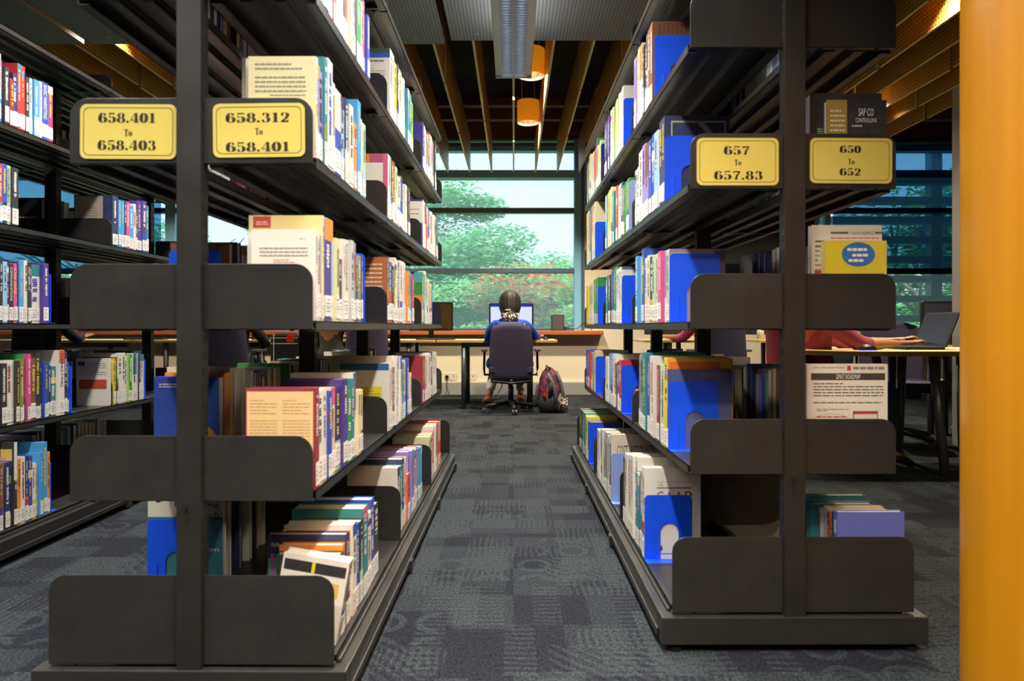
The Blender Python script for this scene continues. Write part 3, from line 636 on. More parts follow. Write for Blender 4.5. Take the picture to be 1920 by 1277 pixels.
ROWS = {
 ('A', 1, 1): "592 603 w;607 nv;612 w;620 nv;628 w;634 rd;640 w;646 w;651 dk;655 ro;660 w;664 w;669 lv;672 rd;680 gn;683 pg;687 dk;690 pk;694 bl;G 732;737 w 90 *peo;742 w 96;746 yl 115;749 nv 118;754 cr 128;758 w 143;763 w 146;766 sk 158;772 tl 165;776 lm 188;G 793;796 pu 228;800 w 235;804 g 245;807 cm 246;812 lg 250;816 g 258;819 dk 262",
 ('A', 1, 2): "592 597 cr 104 *crm;599 iv 110;604 lv 119;613 lv 127;619 tl 106;628 w 108;632 w 154;643 bl 163;645 nv 175;651 lb 178;657 nv 182;663 w 195;673 or 222;679 sk 186;683 w 220;688 pg 230;691 rd 250;G 728;733 w 288 *dkp;743 br 292;746 w 312;751 cr 330;757 bl 335;760 lv 338;763 tn 330;767 w 345;771 dk 350;G 793;799 w 374 *pur;803 ro 383;806 bl 390;808 w 395;812 rd 402;818 w 397;823 dk 400",
 ('A', 1, 3): "590 597 w 429 *wht;601 w 436;606 g 440;609 cr 404 *yel;622 pu 410 @or;634 lb 408 @or;640 cr 446;645 dk 485;650 w 448;656 w 449 KNOWLEDGE;660 pe 470;665 lg 450;669 g 455;672 nv 478;678 ol 478;681 yl 480;684 bl 480;B 685 b f;G 727;730 br 482 *brn;736 rd 490;739 dk 498;742 ol 500;748 w 483;752 dk 492;757 w 488;762 w 490;767 or 507;774 g 508;778 mg 515;G 792;797 gn 510 *gyl;800 w 508;806 w 520;810 pe 530;B 811 b f",
 ('A', 1, 4): "593 600 cm 728 *tan;610 w 735;617 w 730;624 bl 735;631 pe 728 @pk;636 w 730;646 nv 728;654 pu 712;661 gn 735;668 tl 712;673 w 700;684 cr 732;G 730;737 w 682 *yb;741 cm 690;747 w 668;756 w 668 @bl;758 tl 680;762 cr 676;766 br 680;769 bl 672;772 w 700;G 793;797 cm 668 *crim;799 gn 668;802 pk 675;806 w 665;810 w 662;814 nv 660;819 w 660",
 ('A', 1, 5): "632 640 w 1055 *blk L;645 dk 1040 *drk;650 or 1023;655 nv 1003 *ser;659 cm 1000;664 w 1000;671 w 985;676 bl 985;682 dk 980;691 tl 955;698 w 965;704 bl 938;712 dk 950;G 748;752 w 878;756 tl 876;760 nv 862;765 w 862;770 ro 890;778 lv 848;782 w 846;786 rd 842;793 sk 842;G 805;809 cr 820;813 cr 815;816 pk 812;820 w 800;827 ro 795",
 ('B', -1, 1): "1290 G 1222;B 1226 b n;1214 br 40 *bro;1210 w 60;1203 dk 75;1198 w 80;1192 cr 88;1188 lv 106;G 1178;B 1168 b n;1161 w 160 *bwn;1152 cr 174;1148 lm 192;1144 w 200;1141 tl 205;1137 pu 215;1133 nv 225;G 1129;B 1126 n n;1120 cr 262;1116 gn 258;1112 ro 275;1108 w 280;1104 cr 285;1099 tl 300",
 ('B', -1, 2): "1290 G 1246;B 1245 b n;1235 nv 217 *nvy;1231 w 240;1224 lb 243;1214 bl 249;1208 lv 265;1202 lv 268;1196 w 280;1190 w 312;G 1182;B 1178 l n;1167 gn 333;1163 nv 340;1159 w 343;1155 w 345;1152 rd 347;1146 tl 352;1142 cr 350;1138 yl 356;1133 sk 362;G 1120;B 1115 b n;1109 cr 372;1106 tl 376;1103 ro 380;1098 cr 385",
 ('B', -1, 3): "1290 G 1256;B 1254 b n;1248 lg 467 *pu2;1243 g 470;1237 lg 468;1231 pk 470;1221 pg 475;1216 dk 480;1205 w 478;1197 bl 466;1193 w 480;1189 sk 480;G 1172;B 1165 b n;1155 w 500 *wro;1150 gn 500;1146 bl 505;1139 dk 513;1134 tl 515;G 1124;B 1120 b n;1112 gn 520;1107 cr 528;1103 cr 530;1099 yl 535",
 ('B', -1, 4): "1290 G 1254;B 1252 b n;1250 nv 693 *gry;1244 yl 672 *fin;1234 pg 685;1224 cm 686 ISSUES_IN_FINANCIAL_ACCOUNTING;1216 w 668;1209 bl 670;1203 tl 662;1197 g 665;1191 g 668;G 1172;B 1164 b n;1160 rd 676;1157 bl 678;1152 br 680;1147 w 665;1140 sk 663;1133 w 668;G 1120;B 1116 b n;1112 pe 657;1108 g 660;1103 rd 660;1098 bl 656",
 ('B', -1, 5): "1236 G 1209;B 1207 b n;1203 w 878 *gaap;1197 tl 890;1189 tl 892;1181 w 858 VALUING;1174 w 855 VALUATION;1170 w 853;1167 dk 860;G 1148;B 1145 l n;1142 cm 815 *cost;1137 pg 820;1130 g 812;1124 lg 808;1118 w 808;G 1106;B 1103 b n;1099 bl 792;1095 yl 782;1090 tl 775;1085 dk 770",
 ('C', 1, 1): "-70 F 0;3 w 100;11 pu 110;19 dk 124;27 cm 146;35 nv 136;42 rd 118;50 rd 122;56 dk 143;61 lg 146;65 yl 150;76 sk 148;81 w 152;93 bl 152 BASIC_MARKETING;102 mg 160;G 215;F 290",
 ('C', 1, 2): "-70 F -1;5 rd 306;14 bl 306;23 pg 309 NOTFORPROFITS;35 dk 313;G 209;222 nv 365 *brw;224 yl 374;229 sk 375;234 sk 376;238 nv 376;244 pk 378;252 sk 385;256 w 382;259 br 393;268 pu 376;276 pu 376;281 tl 385",
 ('C', 1, 3): "-70 F 0;7 dk 485;15 lb 490;18 nv 490;26 dk 495 COMMUNICATIONS;32 pk 494;39 nv 490;47 sk 488;53 w 488;58 dk 492;62 nv 495;82 w 495 @tl;92 pu 493;95 nv 510;B 96 b f;G 215;F 290",
 ('C', 1, 4): "-70 F 0;5 dk 680;15 dk 682;25 w 676;33 w 676;40 dk 677;45 ol 675;49 gn 664;54 pk 664;60 pk 664;69 br 672;78 dk 663;85 bl 680 MARKETING;91 bl 678;97 bl 678;103 dk 686;113 tl 688;123 w 657 @ro MARKETING;128 nv 660;134 bl 678;B 135 b f;G 207;213 w 672 *rdb;216 yl 674;220 ol 672;223 dk 670;230 w 664;236 w 662;241 w 668;244 lm 666;250 gn 665;257 w 663;263 w 663;266 nv 658;272 w 665;B 273 b f",
 ('C', 1, 5): "-40 F 0;6 br 870;12 w 872;20 nv 868;27 bl 866;33 dk 830 *mkt;40 or 862;48 w 858;54 nv 856;62 bl 856;69 w 870;78 w 872;83 sk 850;90 sk 830;95 or 848;B 96 b f",
}
# rows given in metres along the shelf (the sides seen only through gaps)
UROWS = {
 ('A', -1, 1): ".25 F .86;G .93;F 1.7;G 1.85;F 2.6", ('A', -1, 2): ".5 F .86;G .95;F 1.75;G 1.84;F 2.5",
 ('A', -1, 3): ".44 B .44 b n;.47 br .245;.5 nv .25;F .86;G 1.0;F 1.7;G 1.9;F 2.6", ('A', -1, 4): ".35 .39 bl .25 *blg;.42 or .26;.46 w .275;.49 iv .27;F .87;G .93;F 1.2;G 1.3;1.33 dk .25 *info;F 1.74;G 1.85;F 2.6",
 ('A', -1, 5): ".39 B .39 b n;.415 w .285 *eme;.45 tl .25;F .86;G .95;F 1.3;G 1.9;F 2.4",
 ('B', 1, 1): ".3 F .86;G .95;F 1.7;G 1.86;F 2.5", ('B', 1, 2): ".02 .045 dk .247 *sap;.085 dk .275 *sap2;G .3;F .87;G .96;F 1.6;G 1.9;F 2.5",
 ('B', 1, 3): ".02 .045 yl .236 *dis;.07 w .285 *gmt;G .3;F .7;G .95;F 1.6", ('B', 1, 4): ".015 .045 w .29 *road;.075 w .285;.1 w .28;.13 iv .285;.16 w .27;F .86;G .95;F 1.7;G 1.9;F 2.6",
 ('B', 1, 5): ".02 .045 pw .262 *lav R;.06 or .255 R;.075 or .25 R;.095 rd .245 R;.11 rd .24 R;.125 w .245 R;.14 w .25 R;.155 lg .24 R;.18 tl .25 R;.2 pu .25 R;.225 w .235 R;.25 tl .26 R;.27 w .25 R;.29 br .23 R",
 ('C', -1, 1): ".95 F 1.7;G 1.85;F 2.6", ('C', -1, 2): ".95 F 1.5;G 1.86;F 2.3", ('C', -1, 3): ".95 F 1.75;G 1.9;F 2.6", ('C', -1, 4): ".95 F 1.7;G 1.85;F 2.6", ('C', -1, 5): ".95 F 1.3;B 1.31 b f;G 1.5;F 1.75;G 1.85;F 2.5",
}
RK = {'A': RA, 'B': RB, 'C': RC}
BOOKS = []; ENDS = []
def clear_of_brackets(u0, u1):
    for b in range(1, NB):
        c = b*BAY
        if u0 < c+.007 and u1 > c-.007:
            if (u0+u1)/2 < c: u1 = c-.007
            else: u0 = c+.007
    return max(u0, .004), min(u1, NB*BAY-.004)
def add_book(key, u0, u1, code, z_h, band=None, word=None, front=None, lean=False, rev=False, rnd=R):
    r, s, lv = RK[key[0]], key[1], key[2]
    u0, u1 = clear_of_brackets(u0, u1)
    t = u1-u0
    if t < .004: return
    n = 1 if t < .068 else round(t/.042)
    for i in range(n):
        h = z_h if z_h else rnd.uniform(.205, .255)
        if n > 1 and i: h *= rnd.uniform(.97, 1.0)
        d = min(max(.13, h*rnd.uniform(.70, .80)), .235 if lv < 5 else .27)
        if front in ('ser', 'road', 'gaap', 'crm', 'yel', 'tan', 'wht'): d = {'ser': .21, 'road': .235, 'gaap': .195, 'crm': .165, 'yel': .187, 'tan': .172, 'wht': .158}[front]
        ins = rnd.uniform(0.0, .006) if rnd.random() < .8 else rnd.uniform(.006, .02)
        if front: ins = .001
        v = s*((BEDGE-.012 if (lv == 5 and key[0] != 'B') else (BEDGE if lv == 5 else EDGE))-ins-.001)
        BOOKS.append(dict(key=key, u=u0+t*(i+.5)/n, t=t/n*.965, h=h, d=d, v=v, s=s, code=code, band=band, word=word, front=front if i == 0 else None, lean=lean, rev=rev, seed=rnd.randint(0, 10**6)))
def fill(key, u0, u1):
    u = u0; run = 0
    while u < u1-.012:
        if run <= 0:
            run = R.choice([1, 1, 1, 1, 2, 3]); code = R.choice(MIX); bt = R.choice([R.uniform(.010, .018), R.uniform(.016, .03), R.uniform(.028, .045)]); bh = R.uniform(.205, .262); wd = None
        t = min(bt, u1-u); add_book(key, u, u+t, code, bh, rev=False); u += t; run -= 1
for key, row in list(ROWS.items())+list(UROWS.items()):
    r, s, lv = RK[key[0]], key[1], key[2]; px = key in ROWS
    vv = s*((BEDGE-.012 if (lv == 5 and key[0] != 'B') else (BEDGE if lv == 5 else EDGE)))
    conv = (lambda x: r.u_of(x, vv)) if px else (lambda x: x)
    head, rest = row.split(' ', 1); cur = conv(float(head))
    for ent in rest.split(';'):
        w = ent.split()
        if w[0] == 'G': cur = conv(float(w[1])); continue
        if w[0] == 'F':
            e = conv(float(w[1])); fill(key, cur, e); cur = e; continue
        if w[0] == 'B': ENDS.append((key, conv(float(w[1])), w[2], w[3])); cur = max(cur, conv(float(w[1]))) if px and s < 0 else cur; continue
        e = conv(float(w[0])); code = w[1]; hgt = None; opt = {}
        for q in w[2:]:
            if q[0] == '*': opt['front'] = q[1:]
            elif q[0] == '@': opt['band'] = q[1:]
            elif q == 'L': opt['lean'] = True
            elif q == 'R': opt['rev'] = True
            elif q[0].isdigit() or q[0] == '.': hgt = float(q)
            else: opt['word'] = q.replace('_', ' ')
        if hgt and px: hgt = r.z_of(hgt, cur, vv)-TOP[lv]
        if hgt: hgt = min(max(hgt, .15), .345)
        add_book(key, cur, e, code, hgt, **opt); cur = e

def book_matrix(b):
    M = RK[b['key'][0]].M @ Matrix.Translation((b['v'], b['u'], TOP[b['key'][2]]+.0005))
    if b['lean']: M = M @ Matrix.Translation((-b['s']*b['d']/2, 0, .02)) @ Matrix.Rotation(.17, 4, 'Y') @ Matrix.Translation((b['s']*b['d']/2, 0, -.004))
    return M

# ---- count what the camera sees of each book, so that the 300 largest are objects of their own
def visible_counts():
    V = []; Pp = []; own = []
    def addbox(M, lo, hi, k):
        b = len(V); x0, y0, z0 = lo; x1, y1, z1 = hi
        for p in ((x0, y0, z0), (x1, y0, z0), (x1, y1, z0), (x0, y1, z0), (x0, y0, z1), (x1, y0, z1), (x1, y1, z1), (x0, y1, z1)): V.append(M @ Vector(p))
        for f in ((0, 3, 2, 1), (4, 5, 6, 7), (0, 1, 5, 4), (1, 2, 6, 5), (2, 3, 7, 6), (3, 0, 4, 7)): Pp.append(tuple(b+i for i in f)); own.append(k)
    for k, b in enumerate(BOOKS):
        x0, x1 = sorted((0, -b['s']*b['d'])); addbox(book_matrix(b), (x0, -b['t']/2, 0), (x1, b['t']/2, b['h']), k)
    for rt in (rackA, rackB, rackC):
        for o in list(rt.children)+[c for ch in rt.children for c in ch.children]:
            me = o.data; M = RK['ABC'[(rackA, rackB, rackC).index(rt)]].M
            base = len(V)
            LM = Matrix.Identity(4) if o.name.startswith(('shelf', 'end_b', 'upright', 'base', 'foot')) else o.matrix_local
            for v in me.vertices: V.append(M @ LM @ v.co)
            for p in me.polygons: Pp.append(tuple(base+i for i in p.vertices)); own.append(-1)
    addbox(Matrix.Identity(4), (.95, 1.15, 0), (1.4, 1.5, 3), -1)
    tree = BVHTree.FromPolygons(V, Pp); cnt = {}
    org = Vector((0, 0, EYE))
    for iy in range(0, 1277, 4):
        for ix in range(0, 1795, 3):
            dvec = Vector(((ix+1.5-CX)/F, 1, (HY-iy-2)/F)); hit = tree.ray_cast(org, dvec)
            if hit[2] is not None and own[hit[2]] >= 0: cnt[own[hit[2]]] = cnt.get(own[hit[2]], 0)+1
    return cnt
CNT = visible_counts()
order = sorted(CNT, key=lambda k: -CNT[k]); SOLO = set(order[:300])
ORD = ['first', 'second', 'third', 'fourth', 'fifth', 'sixth', 'seventh', 'eighth', 'ninth', 'tenth', 'eleventh', 'twelfth', 'thirteenth', 'fourteenth', 'fifteenth', 'sixteenth', 'seventeenth', 'eighteenth', 'nineteenth', 'twentieth']
def ordinal(n):
    if n <= 20: return ORD[n-1]
    tens = {2: 'twenty', 3: 'thirty', 4: 'forty', 5: 'fifty'}[n//10]
    return tens+'-'+ORD[n % 10-1] if n % 10 else {2: 'twentieth', 3: 'thirtieth', 4: 'fortieth', 5: 'fiftieth'}[n//10]
RN = {('A', 1): "left rack's aisle side", ('A', -1): "left rack's rear side", ('B', -1): "right rack's aisle side", ('B', 1): "right rack's rear side", ('C', 1): "far-left rack's front side", ('C', -1): "far-left rack's rear side"}
SN = {1: 'top shelf', 2: 'second shelf', 3: 'middle shelf', 4: 'fourth shelf', 5: 'bottom shelf'}
BN = ['near bay', 'middle bay', 'far bay']
stuff = MB(); seq = {}
for k, b in enumerate(BOOKS):
    key = b['key']; bay = int(b['u']//BAY); q = (key, bay); seq[q] = seq.get(q, 0)+(1 if CNT.get(k, 0) > 0 else 0)
    rnd = random.Random(b['seed'])
    cov, pg, st = book_meshes(b['t'], b['d'], b['h'], b['s'], b['code'], b['band'], b['word'], b['front'], rnd, True, b['rev'])
    M = book_matrix(b)
    if k in SOLO:
        o = cov.build('book'); o.matrix_world = M
        pg.build('page_block', o); st.build('call_number_label', o)['label'] = 'white call number label'
        size = ('slim' if b['t'] < .014 else 'thick' if b['t'] > .034 else 'tall' if b['h'] > .25 else 'short' if b['h'] < .2 else '')
        cn = CNAME[b['code']]+(' and '+CNAME[b['band']] if b['band'] else '')
        tag(o, ' '.join(('%s %s book, %s in %s, %s, %s' % (size, cn, ordinal(seq[q]), BN[min(bay, 2)], SN[key[2]], RN[key[:2]])).split()), 'book', 'books on the %s of the %s' % (SN[key[2]], RN[key[:2]]))
    else:
        stuff.add(cov, M); stuff.add(pg, M)
        if CNT.get(k, 0) > 0: stuff.add(st, M)
so = stuff.build('books'); tag(so, 'remaining small or half hidden books packed along the shelves of all racks', 'book', None, 'stuff')

# ------------------------------------------------------------------ bookends
def bookend_mb(s, mat, facing):
    m = MB(); w, h, t = .162, .222, .0016
    x = lambda a: -s*a
    def P(a, z): return (x(a), z)
    # plate with an arch cut-out: left leg, right leg, crown
    a0, a1, zt = .055, .118, .125; n = 10; c = (a0+a1)/2; rr = (a1-a0)/2
    arch = [(c+rr*math.cos(PI-PI*i/n), zt-rr+rr*math.sin(PI*i/n)) for i in range(n+1)]
    outer = rrect(0, 0, w, h, .016, '0011', 5)
    ys = (-t, 0)
    left = [(0, 0), (a0, 0)]; 
    regions = [[(0, 0), (a0, 0), (a0, zt-rr), (0, zt-rr)], [(a1, 0), (w, 0), (w, zt-rr), (a1, zt-rr)]]
    for i in range(n):
        p, q = arch[i], arch[i+1]
        regions.append([p, q, (q[0] if 0 < i+1 < n else (a1 if i+1 == n else q[0]), zt+.004), (p[0], zt+.004)])
    regions.append([(0, zt-rr), (a0, zt-rr), (a0, zt+.004), (0, zt+.004)]); regions.append([(a1, zt-rr), (w, zt-rr), (w, zt+.004), (a1, zt+.004)])
    regions.append([(0, zt+.004), (w, zt+.004)]+[p for p in outer if p[1] > zt+.004])
    for g in regions: m.prism([P(*p) for p in g], 'y', -t, 0, mat)
    f = .045; sg = -1
    m.prism([(x(p[0]), sg*p[1]) for p in rrect(0, 0, w, f, .012, '0011', 4)], 'z', 0, .0016, mat)
    m.tube([(x(.03), -.002, .004), (x(.03), -.002, .085)], .0025, mat, 6)
    if facing == 'f':
        m.xform(Matrix.Scale(-1, 4, (0, 1, 0)))
    return m
bcount = {}
BM = {'b': 'bookend_blue', 'l': 'bookend_lavender', 'n': 'bookend_navy'}
for key, u, c, fc in ENDS:
    lv, s = key[2], key[1]; r = RK[key[0]]
    v = s*((BEDGE-.012 if (lv == 5 and key[0] != 'B') else (BEDGE if lv == 5 else EDGE))-.002)
    m = bookend_mb(s, BM[c], fc); o = m.build('bookend', weld=False)
    o.matrix_world = r.M @ Matrix.Translation((v, u+(-.0015 if fc == 'n' else .001), TOP[lv]+.0004))
    bay = min(int(u//BAY), 2)
    tag(o, '%s metal bookend in the %s of the %s, %s' % ({'b': 'bright blue', 'l': 'pale lavender', 'n': 'navy'}[c], BN[bay], SN[lv], RN[key[:2]]), 'bookend', 'metal bookends')
# ------------------------------------------------------------------ the room
def st(name, m): 
    o = m.build(name); o['kind'] = 'structure'; return o
m = MB(); m.box((-7.5, -3, -.05), (8.2, 9.3, 0), 'carpet'); st('floor', m)
m = MB(); m.box((-7.5, -3, 4.05), (8.2, 9.55, 4.15), 'ceiling_void'); st('ceiling', m)
m = MB(); m.box((-7.65, -3, 0), (-7.5, 9.55, 4.05), 'wall_grey'); st('wall_left', m)
m = MB(); m.box((8.2, -3, 0), (8.35, 9.55, 4.05), 'wall_grey'); st('wall_right', m)
m = MB(); m.box((-7.5, -3.15, 0), (8.2, -3, 4.05), 'wall_grey'); st('wall_front', m)
m = MB(); m.box((-7.5, 9.3, -.05), (8.2, 9.55, .815), 'wall_cream'); m.box((.965, 9.3, .815), (1.78, 9.55, 3.48), 'wall_cream'); m.box((1.78, 9.3, .815), (4.1, 9.55, 3.48), 'wall_dark'); m.box((7.9, 9.3, .815), (8.2, 9.55, 3.48), 'wall_cream')
m.box((-7.5, 9.3, 3.48), (8.2, 9.55, 3.75), 'wall_brown'); m.box((-7.5, 9.3, 3.75), (8.2, 9.55, 4.05), 'ceiling_void'); st('wall_back', m)
m = MB(); m.box((-7.5, 9.26, 0), (8.2, 9.3, .165), 'wall_grey'); st('baseboard_back', m)
m = MB(); m.box((-7.5, 9.27, .165), (8.2, 9.3, .185), 'wall_cream'); st('trim_1', m)
m = MB(); m.box((-7.5, 9.1, .815), (1.2, 9.3, .87), 'sill_wood'); o = m.build('trim_2', bevel=.006); o['kind'] = 'structure'
m = MB(); m.box((3.43, 4.92, 0), (3.8, 5.34, 2.78), 'wall_grey'); st('wall_pillar', m)

def window(name, x0, x1, posts, wide, label):
    root = empty(name, ((x0+x1)/2, 9.3, .87)); root['kind'] = 'structure'; X = (x0+x1)/2
    def bar(n, a, b, mt, bev=.004):
        q = MB(); q.box((a[0]-X, a[1]-9.3, a[2]-.87), (b[0]-X, b[1]-9.3, b[2]-.87), mt); return q.build(n, root, bevel=bev)
    for a, b in posts: bar('window_post', (a, 9.3, .87), (b, 9.44, 3.48), 'frame_blue')
    bar('window_rail', (x0, 9.31, .87), (x1, 9.43, .905), 'frame_dark')
    for z0, z1, mt, yb in ((1.655, 1.72, 'frame_dark', 9.41), (2.475, 2.545, 'frame_dark', 9.41), (2.955, 3.06, 'frame_blue', 9.5), (3.32, 3.37, 'frame_blue', 9.45), (3.385, 3.43, 'frame_dark', 9.45), (3.465, 3.48, 'frame_dark', 9.45)):
        bar('window_rail', (x0, 9.305, z0), (x1, yb, z1), mt)
    bar('window_pane', (x0, 9.375, .88), (x1, 9.385, 3.47), 'window_glass', 0)
    return root
window('window_1', -7.5, .965, [(.828, .925), (-1.97, -1.83), (-4.75, -4.61), (-7.5, -7.4)], 0, '')
q = MB(); q.box((.925, 9.285, .87), (.965, 9.43, 3.48), 'frame_dark'); o = q.build('trim_3'); o['kind'] = 'structure'
window('window_2', 4.1, 7.9, [(4.1, 4.16), (4.24, 4.32), (7.8, 7.9)], 0, '')
# roller blind over the right window
b = empty('roller_blind', (6.1, 9.24, 3.4), 0, 'dark blue mesh roller blind drawn halfway down the window at the right', 'blind')
q = MB(); q.box((-1.78, -.002, -1.73), (1.75, 0, 0), 'blind_mesh'); q.build('blind_cloth', b)
q = MB(); q.box((-1.78, -.012, -1.765), (1.75, .012, -1.73), 'plastic_black'); q.build('bottom_bar', b)
q = MB(); q.tube([(-1.8, 0, .02), (1.78, 0, .02)], .03, 'frame_dark', 12); q.build('roller_tube', b)
b = empty('roller_blind', (-6.15, 9.24, 3.4), 0, 'blue mesh roller blind on the window at the far left', 'blind')
q = MB(); q.box((-1.3, -.002, -1.73), (1.38, 0, 0), 'blind_mesh'); q.build('blind_cloth', b)
q = MB(); q.box((-1.3, -.012, -1.765), (1.38, .012, -1.73), 'plastic_black'); q.build('bottom_bar', b)
q = MB(); q.tube([(-1.32, 0, .02), (1.4, 0, .02)], .03, 'frame_dark', 12); q.build('roller_tube', b)
# sun louvres outside the right window
b = empty('sun_louvre', (6.1, 9.95, 0), 0, 'blue grey horizontal sun louvres on posts outside the right window', 'louvre')
for k in range(9):
    z = 3.0-.287*k; q = MB(); q.box((-2.05, -.05, z), (-.03, .14, z+.1), 'louvre_blue'); q.build('louvre_blade', b, bevel=.01)
    q = MB(); q.box((.13, -.05, z), (1.7, .14, z+.1), 'louvre_blue'); q.build('louvre_blade', b, bevel=.01)
for a, c in ((-.03, .13), (-2.15, -2.05)):
    q = MB(); q.box((a, -.03, -3), (c, .12, 3.6), 'louvre_blue'); q.build('louvre_post', b)

# ------------------------------------------------------------------ ceiling: panels, baffles, lights
for x0, x1, yf, lb in ((-5.3, -2.93, 4.66, 'grey perforated ceiling panel at the left, above the far-left rack'), (-2.88, -.47, 4.66, 'grey perforated ceiling panel above the left rack'), (-.42, 1.98, 4.60, 'grey perforated ceiling panel above the aisle light and right rack')):
    o = empty('ceiling_panel', ((x0+x1)/2, (yf-2.5)/2, 2.85), 0, lb, 'ceiling panel', 'perforated ceiling panels'); w = (x1-x0)/2; l = (yf+2.5)/2
    q = MB(); q.box((-w, -l, 0), (w, l, .03), 'ceiling_perforated'); q.build('panel', o)
    for sx in (-.85, 0, .85):
        for sy in (.97, .82, .6): 
            q = MB(); q.lathe([(.0, -.003), (.009, -.003), (.009, .001)], 'fixture_grey', 10, (sx*w, sy*l, 0)); q.build('screw', o)
rb = random.Random(3)
side = lambda n: 'on the centre line' if n == 0 else '%s line %s of centre' % (ordinal(abs(n)), 'left' if n < 0 else 'right')
for i in range(-13, 15):
    x = .29*i; cuts = {-2: [4.3, 5.71, 7.19, 9.05], 2: [4.3, 5.9, 7.3, 9.05], 0: [4.3, 6.1, 7.5, 9.05], -1: [4.3, 6.75, 9.05], 1: [4.3, 6.6, 9.05]}.get(i)
    if not cuts:
        c = 4.3+rb.choice([.35, .75, 1.1, 1.5]); cuts = [4.3]
        while c < 8.6: cuts.append(c); c += rb.choice([1.3, 1.5, 1.7])
        cuts.append(9.05)
    for k in range(len(cuts)-1):
        y0, y1 = cuts[k]+(.05 if k else 0), cuts[k+1]; L = (y1-y0)/2; dz = rb.uniform(-.006, .006); hh = .42 if k % 2 else .46
        mt = 'timber_perforated' if abs(i) > 3 else 'timber_plain'; q = MB()
        q.box((-.009, -L, .003), (.009, L, hh), mt); q.box((-.009, -L, 0), (.009, L, .003), 'timber_edge'); q.box((-.0091, -L-.002, 0), (.0091, -L, hh), 'timber_edge')
        o = q.build('ceiling_baffle'); o.location = (x, (y0+y1)/2, 2.97+dz)
        pos = ['nearest the camera', 'second from the camera', 'third from the camera', 'fourth from the camera'][k] if k < len(cuts)-2 else 'ending at the window'
        tag(o, 'timber ceiling baffle board, %s, %s' % (side(i), pos), 'ceiling baffle', 'timber ceiling baffles')
for y, z, h, lb in ((7.7, 3.42, .09, 'brown timber ceiling beam nearer the camera above the baffles'), (8.55, 3.52, .13, 'brown timber ceiling beam nearer the window above the baffles')):
    q = MB(); q.box((-7.4, y, z), (8.1, y+.1, z+h), 'beam_brown'); tag(q.build('ceiling_beam', bevel=.005), lb, 'beam', 'timber ceiling beams')

def area(name, loc, sx, sy, power, col, parent=None, spread=180, rot=(0, 0, 0)):
    l = bpy.data.lights.new(name, 'AREA'); l.shape = 'RECTANGLE'; l.size = sx; l.size_y = sy; l.energy = power; l.color = col; l.spread = math.radians(spread)
    o = bpy.data.objects.new(name, l); COL.objects.link(o); o.location = loc; o.rotation_euler = rot; o.parent = parent; return o
def linear_light(x, y, rz, L, power, label, col=(1, .96, .88)):
    o = empty('hanging_light', (x, y, 2.52), rz, label, 'ceiling light', 'hanging fluorescent lights')
    h = L/2; q = MB()
    for s in (-1, 1):
        pr = [(s*.07, 0), (s*.115, .012), (s*.115, .085), (s*.07, .085)]
        q.prism(pr if s > 0 else pr[::-1], 'y', -h, h, 'fixture_grey')
    q.box((-.07, -h, .078), (.07, h, .085), 'fixture_grey'); q.box((-.115, h-.02, .0), (.115, h, .085), 'fixture_grey'); q.box((-.115, -h, .0), (.115, -h+.02, .085), 'fixture_grey')
    q.build('housing', o, bevel=.003)
    q = MB(); q.prism([(-.009, .002), (.009, .002), (.004, .036), (-.004, .036)], 'y', -h+.02, h-.02, 'louvre_metal')
    n = int((L-.06)/.03)
    for k in range(n):
        y0 = -h+.035+k*.03
        for s in (-1, 1): q.prism([(y0-.0045, .002), (y0+.0045, .002), (y0+.001, .036), (y0-.001, .036)], 'x', min(s*.009, s*.07), max(s*.009, s*.07), 'louvre_metal')
    q.build('louvre', o)
    q = MB()
    for s in (-1, 1): q.tube([(s*.04, -h+.03, .06), (s*.04, h-.03, .06)], .008, 'tube_glow', 8)
    q.build('fluorescent_tube', o)
    for yy in (-h*.8, h*.8):
        q = MB(); q.tube([(0, yy, .085), (0, yy, .34)], .004, 'fixture_grey', 6); q.build('suspension_wire', o)
    area('lamp', (0, 0, -.003), .125, L-.06, power, col, o, 132)
    area('uplight', (0, 0, .1), .16, L-.1, power*.16, col, o, 180, (PI, 0, 0))  # upward light added to lift the ceiling panels and ambient
    return o
linear_light(0, 1.75, 0, 5.3, 150, 'long grey louvred light hanging over the centre aisle')
linear_light(-1.56, 2.5, 0, 3.8, 85, 'long grey louvred light hanging over the left aisle')
linear_light(-1.9, .15, PI/2, 3.0, 64, 'added unseen louvred fill light above the photographer at left')  # unseen fixture added as fill for the rack end panels
linear_light(1.9, .15, PI/2, 3.0, 125, 'added unseen louvred warm fill light above the photographer at right', (1, .68, .38))  # unseen fixture added as warm fill for the right rack's end panels
def downlight(x, y, zb, power, label, angle=138):
    o = empty('pendant_downlight', (x, y, zb), 0, label, 'ceiling light', 'orange cylinder downlights')
    q = MB(); q.lathe([(.112, .0), (.12, 0), (.12, .235), (.0, .235)], 'lamp_orange', 36); q.build('shade', o, smooth=False)
    q = MB(); q.lathe([(.112, .0), (.108, .05), (.07, .16), (.0, .17)], 'reflector', 36); q.build('reflector', o, smooth=True)
    q = MB(); q.sphere((0, 0, .10), (.04, .04, .05), 'lamp_glow'); q.build('bulb', o, smooth=True)
    for s in (-1, 1):
        q = MB(); q.tube([(s*.07, 0, .235), (s*.07, 0, 4.05-zb)], .006, 'fixture_grey', 6); q.build('stem', o)
    l = bpy.data.lights.new('lamp', 'SPOT'); l.energy = power; l.color = (1, .84, .60); l.spot_size = math.radians(angle); l.spot_blend = .35; l.shadow_soft_size = .06
    lo = bpy.data.objects.new('lamp', l); COL.objects.link(lo); lo.parent = o; lo.location = (0, 0, .04)
    return o
downlight(.16, 7.5, 3.16, 420, 'orange cylinder downlight hanging nearer the window, above the seated person')
